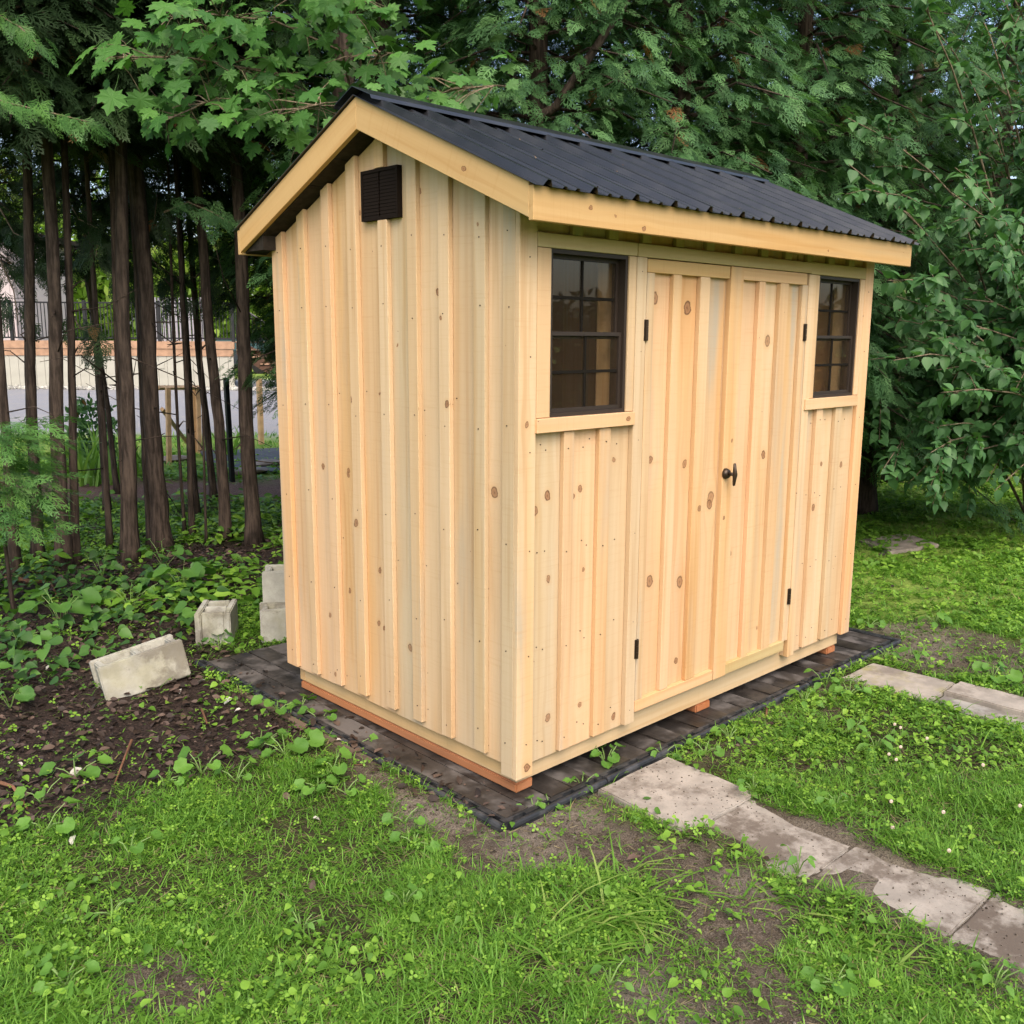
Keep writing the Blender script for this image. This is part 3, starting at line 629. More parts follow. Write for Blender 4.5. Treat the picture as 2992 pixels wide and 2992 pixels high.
while x < MAT_X[1]-.03:
    wv = .118; bm = bmesh.new(); nseg = 10; ln = MAT_Y[1]-MAT_Y[0]-.10
    a0 = random.uniform(-.0025, .0025)
    for s_ in range(nseg):
        bm_box(bm, -wv/2+.0035, wv/2-.0035, ln*s_/nseg, ln*(s_+1)/nseg, -.02, random.uniform(-.001, .001))
    bmesh.ops.remove_doubles(bm, verts=bm.verts[:], dist=.0021)
    link('plank', mesh_bm('mat_plank', bm), M_PAV, MATR, Matrix.Translation((x+wv/2, MAT_Y[0]+.05, -.0475+a0)) @ Matrix.Rotation(random.uniform(-.004, .004), 4, 'Y'))
    x += wv
def edging(p0, p1, out, L=.49):
    p0, p1 = Vector(p0), Vector(p1); d = (p1-p0); n = max(1, round(d.length/L)); d /= n; ang = math.atan2(d.y, d.x)
    ln = d.length; bm = bmesh.new(); pitch = ln/4
    # raised inner lip, webs between the slots, rolled outer rim
    bm_box(bm, .002, ln-.002, .036, .047, -.02, .0)
    for k in range(5):
        a = max(.002, k*pitch-.034); b = min(ln-.002, k*pitch+.034); bm_box(bm, a, b, .0205, .0358, -.02, .0025)
    bm_tube(bm, [(.003, .008, -.012), (ln-.003, .008, -.012)], [.0145, .0145], 10)
    bm_box(bm, .002, ln-.002, -.006, .036, -.026, -.0185)
    m = mesh_bm('edging', bm)
    for k in range(n):
        q = p0 + d*k; link('edging', m, M_EDG, MATR, Matrix.Translation((q.x, q.y, -.0465+random.uniform(-.002, .002))) @ Matrix.Rotation(ang, 4, 'Z') @ Matrix.Rotation(random.uniform(-.02, .02), 4, 'X'))
edging((MAT_X[0]+.03, MAT_Y[0], 0), (MAT_X[1], MAT_Y[0], 0), 1)
edging((MAT_X[0], MAT_Y[1], 0), (MAT_X[0], MAT_Y[0]+.02, 0), 1)
edging((MAT_X[1], MAT_Y[0], 0), (MAT_X[1], MAT_Y[1], 0), 1)
# old edging boards in the soil beside the mat
def ground_board(a, b, wd, lab):
    a = np.append(a, GZ); b = np.append(b, GZ); d = b-a; ln = np.linalg.norm(d); ang = math.atan2(d[1], d[0])
    bm = bmesh.new(); bm_box(bm, -wd/2, wd/2, -.02, .022, 0, ln); bm_bevel(bm, .003)
    M = Matrix.Translation((a[0], a[1], -.062)) @ Matrix.Rotation(ang, 4, 'Z') @ Matrix(((0, 0, 1, 0), (1, 0, 0, 0), (0, 1, 0, 0), (0, 0, 0, 1)))
    tag(link('edging_board', mesh_bm('edging_board', bm), MG, None, M), lab, 'board', 'boards along the mat edge')
ground_board(np.array((-.245, 1.72)), np.array((-.238, 1.10)), .03, 'brown weathered board edging the mat, nearest the tilted concrete block')
ground_board(np.array((-.240, 1.06)), np.array((-.232, .62)), .03, 'brown weathered board edging the mat, beside the round-leaved weeds')

# ------------------------------------------------------------------ concrete slabs
def slab(pts, zt_, th, mat, lab, group, tilt=0):
    pts = np.asarray(pts, float); c = pts.mean(0); P = []
    for a, b in zip(pts, np.roll(pts, -1, 0)):
        for k in range(5):
            q = a+(b-a)*k/5; P.append(q-c + (rng.random(2)-.5)*.009*(1 if k else .6))
    bm = bmesh.new(); a = [bm.verts.new((*q, 0)) for q in P]; b = [bm.verts.new((*(q*1.01), -th)) for q in P]
    bm.faces.new(a); n = len(P)
    for i in range(n): bm.faces.new((a[i], b[i], b[(i+1) % n], a[(i+1) % n]))
    bmesh.ops.recalc_face_normals(bm, faces=bm.faces[:])
    bmesh.ops.bevel(bm, geom=[e for e in bm.edges if all(v.co.z > -.001 for v in e.verts)], offset=.005, segments=2, affect='EDGES')
    tag(link('paving_slab', mesh_bm('slab', bm), mat, None, Matrix.Translation((c[0], c[1], zt_)) @ Matrix.Rotation(tilt, 4, 'X')), lab, 'paving slab', group)
CS = (.29, .26, .225)
slab([(.27, -.175), (.70, -.175), (.685, -.608), (.255, -.606)], -.052, .045, concrete('slab_concrete', CS, 0, .42), 'pale square concrete slab touching the mat edge, with brown damp stains', 'slabs of the front path')
slab([(.262, -.611), (.68, -.613), (.672, -1.036), (.25, -1.036)], -.060, .045, concrete('slab_dirty', CS, 0, .95), 'concrete slab with a dark soil smear, next after the clean square slab', 'slabs of the front path')
slab([(.262, -1.040), (.675, -1.040), (.67, -1.475), (.27, -1.472)], -.0615, .045, concrete('slab_soiled', CS, 0, .9), 'soil-covered concrete slab with scattered grit, beside the dense grass clump', 'slabs of the front path')
slab([(.285, -1.475), (.68, -1.48), (.69, -1.92), (.30, -1.91)], -.063, .045, concrete('slab_last', CS, 0, 1.1), 'gritty concrete slab at the right-hand frame edge, last of the front path', 'slabs of the front path')
slab([(2.105, -.21), (2.45, -.215), (2.47, -.64), (2.12, -.645)], -.055, .045, concrete('slab_mossy', CS, .75, .1), 'concrete slab with a yellow moss patch near the far mat corner', 'slabs of the far path')
slab([(2.30, -.655), (2.50, -.65), (2.50, -1.09), (2.30, -1.10)], -.050, .045, concrete('slab_clean', CS, 0, .15), 'narrow pale concrete slab raised at the right edge of the photo', 'slabs of the far path')
slab([(2.12, -.66), (2.285, -.66), (2.285, -1.09), (2.12, -1.09)], -.068, .04, concrete('slab_grey', (.27, .26, .24), .2, .3), 'low grey concrete slab beside the raised narrow slab', 'slabs of the far path')
slab([(5.15, .95), (5.75, .80), (6.0, 1.2), (5.4, 1.35)], -.05, .05, concrete('slab_far', (.28, .24, .20), 0, .3), 'brownish slab lying in the lawn behind the shed corner', None)

# ------------------------------------------------------------------ concrete blocks
M_BLK = concrete('block_concrete', (.37, .36, .31), .3, .3)
def block(lab, M, w=.195, h=.19, l=.395):
    """hollow block, local: length x, width y, cores open along z (the face with holes is +z)"""
    bm = bmesh.new(); tw = .034; xs = [-l/2, -l/2+tw, -tw/2, tw/2, l/2-tw, l/2]
    bm_box(bm, -l/2, l/2, -w/2, -w/2+tw, -h/2, h/2); bm_box(bm, -l/2, l/2, w/2-tw, w/2, -h/2, h/2)
    for a, b in ((xs[0]+.014, xs[1]+.014), (xs[2], xs[3]), (xs[4]-.014, xs[5]-.014)): bm_box(bm, a, b, -w/2+tw+.0005, w/2-tw-.0005, -h/2+.002, h/2-.004)
    bm_bevel(bm, .006, 2)
    tag(link('concrete_block', mesh_bm('block', bm), M_BLK, None, M), lab, 'concrete block', 'concrete blocks left of the shed')
a = gp(988, 2230)[:2]; b = gp(1680*.5176, 1600+770*.5176)[:2]
pa, pb = np.array((-.74, 2.03)), np.array((-.355, 2.035)); mid = (pa+pb)/2; ang = math.atan2(*(pb-pa)[::-1])
fx = math.atan2(-RH[1], RH[0])
block('pale concrete block lying tilted in the leaf mulch', Matrix.Translation((mid[0]+.01, mid[1]+.10, .026)) @ Matrix.Rotation(ang-.14, 4, 'Z') @ Matrix.Rotation(-.17, 4, 'Y') @ Matrix.Rotation(-.10, 4, 'X'), l=.41)
q = gp(1240*.5176, 1600+545*.5176)
block('concrete block standing on end behind the large leaves', Matrix.Translation((q[0]+.05, q[1]+.12, .028)) @ Matrix.Rotation(-.55, 4, 'Z') @ Matrix.Rotation(math.radians(90), 4, 'X') @ Matrix.Rotation(math.radians(90), 4, 'Z') if False else Matrix.Translation((q[0]+.05, q[1]+.12, .025)) @ Matrix.Rotation(.95, 4, 'Z'), l=.30)
q = gp(1600*.5176, 1600+545*.5176)
block('lower concrete block of the pair behind the shed corner', Matrix.Translation((q[0]+.14, q[1]+.10, .022)) @ Matrix.Rotation(-.5, 4, 'Z'))
block('upper concrete block of the pair behind the shed corner', Matrix.Translation((q[0]+.24, q[1]+.22, .205)) @ Matrix.Rotation(-.62, 4, 'Z'))

# ------------------------------------------------------------------ leaf shapes
def spray_template(seed, n=8):
    r = np.random.default_rng(seed); V = []; F = []
    def dia(p, d, L, wv):
        d = np.array(d)/np.linalg.norm(d); s = np.array((-d[1], d[0], 0)); p = np.array(p, float); z = -.22
        b = len(V); dr = lambda q: (q[0], q[1], q[2]+z*q[0]**2)
        V.extend([dr(p), dr(p+d*L*.45+s*wv), dr(p+d*L), dr(p+d*L*.45-s*wv)]); F.append((b, b+1, b+2, b+3))
    dia((0, 0, 0), (1, 0, 0), 1.0, .026)
    for k in range(n):
        t_ = .08+.84*k/(n-1)
        for sd_ in (-1, 1):
            L = (.40*(1-t_)+.10)*r.uniform(.6, 1.2); a = math.radians(r.uniform(28, 46)); d = (math.cos(a), sd_*math.sin(a), r.uniform(-.12, .12))
            p = (t_+r.uniform(-.03, .03), 0, 0); dia(p, d, L, .022)
            if L > .2:
                for e, ss in ((.42, 1), (.66, -1)):
                    a2 = a+ss*math.radians(30); dia((p[0]+d[0]*L*e, p[1]+d[1]*L*e, d[2]*L*e), (math.cos(a2), sd_*math.sin(a2), 0), L*.55, .019)
    return np.array(V), np.array(F)
SPR = [spray_template(s) for s in range(3)]
def fan(outline, fold=.12, curl=.15):
    """leaf from half outline [(x, half width)...], x from 0 (stalk) to 1 (tip); folded along the midrib"""
    V = []; F = []
    for x, wv in outline: V += [(x, wv, fold*wv - curl*x*x), (x, 0, -curl*x*x), (x, -wv, fold*wv - curl*x*x)]
    for k in range(len(outline)-1):
        a = 3*k; F += [(a, a+1, a+4, a+3), (a+1, a+2, a+5, a+4)]
    return np.array(V, float), np.array(F)
HEART = fan([(-.06, .12), (.0, .26), (.15, .38), (.35, .40), (.6, .28), (.82, .12), (1, .004)], .35, .18)
HEARTB = fan([(-.05, .16), (.15, .38), (.42, .38), (.75, .17), (1, .004)], .35, .18)
DIAM = (np.array([(0, 0, 0), (.45, .27, .08), (1, 0, -.12), (.45, -.27, .08)], float), np.array([(0, 1, 2, 3)]))
BLADE3 = (np.array([(0, .5, 0), (0, -.5, 0), (.55, .42, .09), (.55, -.42, .09), (1, 0, .34)], float), np.array([(0, 1, 3), (0, 3, 2), (2, 3, 4)]))
SIMPLE = fan([(0, .02), (.3, .26), (.65, .22), (1, .01)], .3, .15)
BLADE = (np.array([(0, .5, 0), (0, -.5, 0), (.45, .42, .05), (.45, -.42, .05), (.8, .25, .2), (.8, -.25, .2), (1, 0, .34), (1, -.02, .34)], float), np.array([(0, 1, 3, 2), (2, 3, 5, 4), (4, 5, 7, 6)]))
def clover_template():
    V = []; F = []
    for k in range(3):
        a = k*2*math.pi/3+.2; c_, s_ = math.cos(a), math.sin(a)
        pts = [(.05, 0, 0), (.5, .35, .06), (.95, .2, 0), (.95, -.2, 0), (.5, -.35, .06)]
        b = len(V); V += [(x*c_-y*s_, x*s_+y*c_, z) for x, y, z in pts]; F += [(b, b+1, b+2), (b, b+2, b+3), (b, b+3, b+4)]
    return np.array(V), np.array([f for f in F])
def maple_outline():
    # half outline of a sugar-maple leaf: stalk at (0,0), tip at (1,0)
    h = [(.02, .0), (-.06, .16), (-.12, .30), (.05, .30), (.06, .42), (.10, .58), (.22, .47), (.27, .55), (.42, .72), (.44, .55), (.54, .50), (.66, .48), (.56, .30), (.58, .18), (.68, .23), (.76, .30), (.80, .16), (1.0, .0)]
    return h
def maple_mesh(seed):
    r = random.Random(seed); h = maple_outline(); up = [(x+r.uniform(-.02, .02), y*r.uniform(.93, 1.07)) for x, y in h[1:-1]]
    lo = [(x+r.uniform(-.02, .02), -y*r.uniform(.93, 1.07)) for x, y in h[1:-1]][::-1]
    ring = [h[0]] + up + [h[-1]] + lo; bm = bmesh.new()
    zf = lambda x, y: .16*abs(y) - .22*x*x - .30*y*y
    c = bm.verts.new((.28, 0, zf(.28, 0))); vs = [bm.verts.new((x, y, zf(x, y))) for x, y in ring]
    for a, b in zip(vs, vs[1:]+vs[:1]): bm.faces.new((c, a, b))
    bm_tube(bm, [(.02, 0, 0), (-.25, 0, .05), (-.6, 0, .16)], [.012, .010, .012], 3, False)
    return mesh_bm('maple_leaf', bm)
def quads_to_mesh(name, tmpl, P, Xd, Zd, sc, mat, parent=None, kind=None, extra=None):
    V, F, R = scatter(tmpl[0], tmpl[1], P, Xd, Zd, sc)
    if extra is not None: R = np.repeat(extra, len(tmpl[0]))
    o = link(name, mesh_np(name, V, F, R), mat, parent)
    if kind: o['kind'] = kind
    return o

M_CEDAR = leafmat('cedar_foliage', (.036, .092, .034), (.068, .155, .056), (.12, .24, .085), .28, .55, .25)  # lifted and bluer: haze over the right-hand trees put into the colour
M_CEDARD = leafmat('cedar_shaded', (.016, .034, .012), (.026, .054, .018), (.04, .08, .024), .2, .55, .25)  # same cedar, darkened: the shade of the grove is put into the colour
M_LILAC = leafmat('lilac_foliage', (.045, .115, .040), (.070, .165, .056), (.10, .215, .075), .3, .48, .3, False)
M_SUNNY = leafmat('far_foliage', (.10, .17, .03), (.19, .30, .05), (.30, .40, .08), .45, .55, .2, False)  # bright leaf colour carries the sunlight on the far wood
M_MAPLE = leafmat_obj('maple_leaf', (.046, .135, .032), (.105, .245, .052), .32, .5, .25)
M_MAPLES = leafmat('maple_shaded', (.032, .085, .022), (.052, .13, .030), (.075, .17, .04), .28, .45, .35, False)  # same maple, darkened to stand for leaves out of the light
M_LILACO = leafmat_obj('lilac_leaf', (.048, .125, .042), (.095, .205, .070), .3, .46, .3)
def bark(name, a, b, s=1.0):
    t = T(name); c, p, r = t.coords(); n1 = t.noise(t.vec('MULTIPLY', p, (38, 38, 4.5)), 1, 5, .65); n2 = t.noise(p, 9, 4)
    k = t.mix(t.r1(n1, .36, .64), a, b); k = t.mix(t.math('MULTIPLY', t.r1(n2, .5, .7), .4), k, tuple(x*.6 for x in a))
    t.pbr(k, .92, n1, .9, .012, .12); return t.m
M_BARK = bark('cedar_bark', (.028, .021, .017), (.082, .060, .047)); M_TWIG = bark('twig_bark', (.10, .075, .05), (.24, .19, .13)); M_RBARK = bark('reddish_bark', (.07, .045, .035), (.2, .13, .1))

def crown_arrays(seed, n, zlo, zhi, rlo, rhi, sp=26, size=.19, front=None):
    """sprays hung on drooping branches round a stem at the origin"""
    r = np.random.default_rng(seed); P = []; Xd = []; Zd = []; br = []
    for i in range(n):
        h = zlo + (zhi-zlo)*((i+r.random())/n); f = (h-zlo)/(zhi-zlo); R_ = (rlo*(1-f)+rhi*f)*r.uniform(.55, 1.1); az = i*2.39996+r.uniform(-.5, .5)
        o = np.array((math.cos(az), math.sin(az), 0.0)); s = np.array((-o[1], o[0], 0.0)); dr = r.uniform(.15, .6)
        br.append([(0, 0, h), tuple(o*R_*.5+np.array((0, 0, h+.05))), tuple(o*R_+np.array((0, 0, h-dr*R_*.45)))])
        m = max(6, int(sp*R_)); tt = r.uniform(.25, 1.05, m); sd_ = r.choice([-1, 1], m); lat = r.uniform(0, .30, m)*(1.15-tt)*1.6
        pos = np.array((0, 0, h)) + o*(tt*R_)[:, None] + s*(sd_*lat)[:, None]; pos[:, 2] += .05*np.sin(tt*3) - dr*R_*.45*tt**2 + r.normal(0, .06, m)
        d = o*1.0 + s*(sd_*r.uniform(.1, .9, m))[:, None]; d[:, 2] = -r.uniform(.15, .9, m); d = norm(d)
        zz = np.stack([r.normal(0, .45, m), r.normal(0, .45, m), np.ones(m)], 1) + o*.5
        P.append(pos); Xd.append(d); Zd.append(zz)
    return np.concatenate(P), np.concatenate(Xd), np.concatenate(Zd), br
def crown_mesh(name, seed, mat, **kw):
    size = kw.pop('size', .19); P, Xd, Zd, br = crown_arrays(seed, **kw); r = np.random.default_rng(seed+1); k = r.integers(0, 3, len(P)); Vs = []; Fs = []; Rs = []; off = 0
    for i in range(3):
        q = k == i; V, F, R_ = scatter(*SPR[i], P[q], Xd[q], Zd[q], r.uniform(.65, 1.3, q.sum())*size); Vs.append(V); Fs.append(F+off); Rs.append(R_); off += len(V)
    me = mesh_np(name, np.concatenate(Vs), np.concatenate(Fs), np.concatenate(Rs)); me.materials.append(mat)
    bm = bmesh.new()
    for b_ in br: bm_tube(bm, b_, [.014, .009, .003], 4, False)
    mb = mesh_bm(name+'_limbs', bm); mb.materials.append(M_BARK)
    return me, mb
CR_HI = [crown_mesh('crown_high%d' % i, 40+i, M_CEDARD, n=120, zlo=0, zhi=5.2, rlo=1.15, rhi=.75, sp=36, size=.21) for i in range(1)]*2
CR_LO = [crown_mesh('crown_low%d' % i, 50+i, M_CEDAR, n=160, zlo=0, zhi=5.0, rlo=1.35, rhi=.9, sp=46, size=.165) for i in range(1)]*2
def trunk_mesh(path, rad, seed, n=12, stubs=0):
    """tapered trunk through path points (relative to the base), root flare and bark lobes"""
    r = random.Random(seed); pts = [Vector(p) for p in path]; P = []; Rr = []
    L = len(pts)-1; m = 22
    for i in range(m+1):
        f = i/m*L; k = min(int(f), L-1); u = f-k; p = pts[k].lerp(pts[k+1], u); rr = rad[k]*(1-u)+rad[k+1]*u
        hgt = p.z; rr *= 1 + .6*math.exp(-max(hgt, 0)/.13); P.append(p+Vector((r.uniform(-1, 1), r.uniform(-1, 1), 0))*rr*.10+Vector((math.sin(p.z*2.1+seed), math.cos(p.z*1.7+seed*2), 0))*rr*.22*(min(p.z, 1))); Rr.append(rr)
    bm = bmesh.new(); rings = bm_tube(bm, P, Rr, n)
    ph = [r.uniform(0, 6.28) for _ in range(3)]
    for i, rg in enumerate(rings):
        for k, v in enumerate(rg):
            a = 2*math.pi*k/n; q = 1 + .07*math.sin(3*a+ph[0]+i*.08) + .05*math.sin(5*a+ph[1]-i*.11) + r.uniform(-.03, .03); v.co = P[i] + (v.co-P[i])*q
    for _ in range(stubs):
        i = r.randrange(4, m-3); a = r.uniform(0, 6.28); d = Vector((math.cos(a), math.sin(a), r.uniform(-.5, .6))); ln = r.choice([.04, .05, .08, .12, .3, .45, .7]); b = P[i]
        q1 = b+d*(Rr[i]+ln*.5)+Vector((0, 0, r.uniform(-.05, .05))); q2 = q1+d*ln*.5+Vector((r.uniform(-.1, .1), r.uniform(-.1, .1), r.uniform(-.35, .35)))*ln
        bm_tube(bm, [b+d*Rr[i]*.6, q1, q2], [.010 if ln < .2 else .006, .004, .002], 5)
    return mesh_bm('trunk', bm, True)
def tree(base, path, rad, lab, group, crown=None, cz=2.4, cs_=1.0, seed=0, stubs=6, cat='tree', name='cedar_tree', mat=None, n=12):
    t_ = empty(name, base, lab, cat, group); M0 = WM[t_.name]
    link('trunk', trunk_mesh(path, rad, seed, n, stubs), mat or M_BARK, t_, M0)
    if crown is not None:
        top = Vector(path[-1]); f = cz/max(top.z, .1); off = Vector((top.x*f, top.y*f, cz))
        M = M0 @ Matrix.Translation(off) @ Matrix.Rotation(seed*1.7, 4, 'Z') @ Matrix.Diagonal((cs_, cs_, cs_*1.05, 1))
        link('crown', crown[0], None, t_, M); link('limbs', crown[1], None, t_, M)
    return t_
def px2(a, b): return a*.5176, 750+b*.5176
def grove(points, wpx, lab, seed, crown=True, cz=2.5, H=7.5, cs_=1.0, stubs=6, twin=None):
    """points: base first, then higher points of the stem axis, in pixels of the left middle crop"""
    b0 = gp(*px2(*points[0])); b0[2] = GZ-.03; D = float((b0-CAM)@FW); path = [(0, 0, 0)]; rad = [wpx*.5176*D/FPX/2*.9]
    for a, b in points[1:]:
        v = ray(*px2(a, b)); den = v@FH; q = CAM + v*(((b0-CAM)@FH)/den); path.append(tuple(q-b0)); rad.append(rad[0]*max(.35, 1-.085*(q[2]-b0[2])))
    l0, l1 = np.array(path[-2]), np.array(path[-1]); d = (l1-l0)/max(l1[2]-l0[2], .01); d[:2] = np.clip(d[:2], -.12, .12)
    path.append(tuple(l1+d*(H-l1[2]))); rad.append(rad[0]*.25)
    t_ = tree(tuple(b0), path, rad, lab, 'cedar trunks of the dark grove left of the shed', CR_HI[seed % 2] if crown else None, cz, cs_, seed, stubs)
    return t_
grove([(85, 1790), (55, 1370), (5, 600)], 66, 'slim leaning cedar at the left edge of the grove', 1, cz=3.2)
grove([(215, 1730), (183, 800), (170, 300)], 68, 'straight single cedar, second from the left edge', 2, cz=3.1)
grove([(360, 1750), (330, 1000), (295, 100)], 92, 'thick cedar with ridged bark, third from the left, fused to a thinner stem', 3, cz=3.2)
grove([(430, 1730), (410, 1000), (385, 100)], 52, 'thinner cedar stem pressed against the thick third trunk', 4, False)
grove([(620, 1640), (570, 800), (545, 380)], 38, 'thin pale cedar stem forking near the iris leaves', 5, cz=3.3, cs_=.8, stubs=9)
grove([(665, 1340), (600, 800), (548, 480)], 34, 'thin cedar leaning away behind the pale stem', 6, False, stubs=5)
grove([(735, 1720), (722, 1000), (705, 300)], 92, 'broad cedar trunk in the middle of the grove, left of the dark double trunk', 7, cz=3.2)
grove([(705, 1690), (690, 900), (655, 100)], 52, 'slimmer cedar stem touching the left side of the broad middle trunk', 8, False)
grove([(920, 1650), (875, 1000), (825, 300)], 108, 'thickest dark cedar trunk in the centre of the grove', 9, cz=3.2)
grove([(862, 1640), (815, 900), (780, 200)], 56, 'narrow cedar stem fused to the thickest central trunk', 10, False)
grove([(1045, 1580), (1005, 1000), (985, 600), (965, 0)], 20, 'thread-thin sapling stem right of the thickest trunk', 11, False, stubs=9)
grove([(1085, 1580), (1055, 700), (1020, 0)], 36, 'slender cedar between the sapling and the trellis', 12, cz=3.3, cs_=.8)
grove([(1210, 1390), (1130, 640), (1085, 0)], 44, 'slender cedar set farther back behind the wooden stakes', 13, cz=2.9)
grove([(1275, 1600), (1235, 900), (1150, 0)], 70, 'mid-size cedar with a bent foot, second trunk left of the shed', 14, cz=3.25)
grove([(1425, 1620), (1395, 900), (1350, 0)], 92, 'tall straight cedar nearest the shed wall', 15, cz=3.2)
grove([(1165, 1620), (1150, 1060), (1140, 700)], 15, 'bare leafy whip growing between two slender cedars', 16, False, H=2.2, stubs=7)
# second row whose foliage closes the view above the deck
for i, (px, D, lab, cz, sc_) in enumerate(((-60, 8.9, 'dark back-row cedar at the left frame edge', 2.3, .8), (300, 9.3, 'dark back-row cedar behind the thick third trunk', 2.35, .8),
        (560, 9.2, 'dark back-row cedar above the iris clump', 2.6, .75), (860, 9.6, 'dark back-row cedar behind the shed roof', 2.0, 1.0))):
    q = dp(px, 1300, D); q[2] = GZ-.03
    tree(tuple(q), [(0, 0, 0), (.02, .03, 3), (.05, 0, 8)], [.032, .028, .015], lab, 'back-row cedars of the grove', CR_HI[i % 2], cz, sc_, 60+i)
# cedars behind the shed roof, near crowns lifted in colour, deep ones shaded in colour
for i, (px, D, lab, cz, sc_) in enumerate(((1130, 8.2, 'full cedar rising behind the shed ridge, left of the roof centre', 1.2, 1.0), (1560, 7.7, 'leafy cedar behind the middle of the shed roof with a slanting dark limb', 1.0, 1.05),
        (1960, 7.9, 'leafy cedar behind the right half of the shed roof', .9, 1.1), (2290, 8.6, 'cedar behind the far shed corner, mixed with lilac twigs', .9, 1.1), (2540, 9.5, 'dark cedar deep behind the lilac bush', .55, 1.1),
        (1330, 10.5, 'deep cedar filling the gap behind the roof peak', 1.0, 1.3), (1780, 10.6, 'deep cedar behind the ridge centre', 1.0, 1.35), (2120, 11.2, 'deep cedar between roof end and lilac', .6, 1.35), (2860, 12.6, 'deep cedar behind the right edge of the lilac', .8, 1.4))):
    q = dp(px, 1250, D); q[2] = GZ-.03
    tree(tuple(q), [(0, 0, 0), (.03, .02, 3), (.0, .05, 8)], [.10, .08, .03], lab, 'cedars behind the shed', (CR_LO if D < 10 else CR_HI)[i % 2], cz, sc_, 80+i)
# slanting limb across the front of the cedar
b = [dp(1557, 357, 6.9), dp(1625, 310, 6.8), dp(1728, 155, 6.7), dp(1821, 15, 6.7), dp(1900, -140, 6.8)]
a0 = np.append(dp(1480, 1250, 7.0)[:2], GZ-.03); path = [a0-a0, dp(1500, 700, 7.0)-a0] + [q-a0 for q in b]
tree(tuple(a0), [tuple(q) for q in path], [.045, .04, .035, .033, .03, .026, .02], 'slanting dark cedar stem crossing behind the roof', 'cedars behind the shed', None, seed=99, stubs=10)

# bright low sprays at the left
def spray_branch(name, pts, n, size, lab, mat, group='low cedar boughs'):
    pts = [np.array(p) for p in pts]; e = empty(name, pts[0], lab, 'bough', group); bm = bmesh.new(); bm_tube(bm, [Vector(p) for p in pts], [.008]+[.005]*(len(pts)-2)+[.002], 5)
    link('twig', mesh_bm('twig', bm), M_TWIG, e); P = []; Xd = []
    for i in range(n):
        f = rng.uniform(.1, 1)*(len(pts)-1); k = min(int(f), len(pts)-2); p = pts[k]+(pts[k+1]-pts[k])*(f-k); d = norm(pts[k+1]-pts[k]); s = norm(np.cross(d, (0, 0, 1)))
        sg = rng.choice([-1, 1]); P.append(p+s*sg*rng.uniform(0, .1)+np.array((0, 0, rng.normal(0, .03)))); Xd.append(d+s*sg*rng.uniform(.2, 1.0)+np.array((0, 0, -rng.uniform(.2, .9))))
    P = np.array(P); Zd = np.stack([rng.normal(0, .4, n), rng.normal(0, .4, n), np.ones(n)], 1) - FH*.5
    V, F, R_ = scatter(*SPR[0], P, np.array(Xd), Zd, rng.uniform(.7, 1.2, n)*size); link('foliage', mesh_np('spray', V, F, R_), mat, e)
M_FRESH = leafmat('fresh_cedar', (.05, .13, .035), (.085, .20, .05), (.12, .25, .06), .25, .45, .3)
spray_branch('cedar_bough', [dp(-120, 250, 5.6), dp(20, 300, 5.5), dp(150, 330, 5.4), dp(255, 355, 5.3)], 60, .15, 'bright drooping cedar bough at the left edge below the top corner', M_FRESH)
spray_branch('cedar_bough', [dp(-100, 20, 5.8), dp(-10, 40, 5.7), dp(60, 80, 5.6), dp(110, 130, 5.5)], 34, .14, 'bright small cedar bough in the top left corner', M_FRESH)
spray_branch('cedar_bough', [dp(480, 620, 7.2), dp(550, 590, 7.1), dp(620, 620, 7.0), dp(670, 650, 6.9)], 40, .17, 'dim cedar bough hanging left of the roof corner', M_CEDAR)
spray_branch('cedar_bough', [dp(200, 900, 7.6), dp(235, 960, 7.4), dp(300, 985, 7.3), dp(260, 1030, 7.2)], 40, .16, 'dark cedar bough crossing in front of the deck skirting', M_CEDARD)
spray_branch('cedar_bough', [dp(740, 940, 9.6), dp(780, 990, 9.4), dp(815, 1020, 9.3)], 40, .17, 'dark cedar bough beside the stairs and the shed wall', M_CEDARD)
spray_branch('cedar_bough', [dp(0, 760, 7.6), dp(40, 850, 7.4), dp(55, 950, 7.3)], 40, .16, 'dark cedar bough hanging in front of the railing at left', M_CEDARD)
for px, py, D, lab in ((60, 700, 7.9, 'dim cedar bough between the two leftmost trunks'), (330, 760, 7.8, 'dim cedar bough beside the thick third trunk'), (480, 800, 8.2, 'dim cedar bough above the railing in the middle of the grove'), (620, 760, 8.6, 'dim cedar bough left of the tallest cedar above the deck'), (250, 660, 7.4, 'dim cedar bough high between the second and third trunks'), (420, 560, 7.6, 'dim cedar bough under the maple leaves')):
    spray_branch('cedar_bough', [dp(px-60, py-90, D+.2), dp(px-20, py-20, D), dp(px+40, py+10, D-.1), dp(px+30, py+90, D-.2)], 60, .17, lab, M_CEDARD)
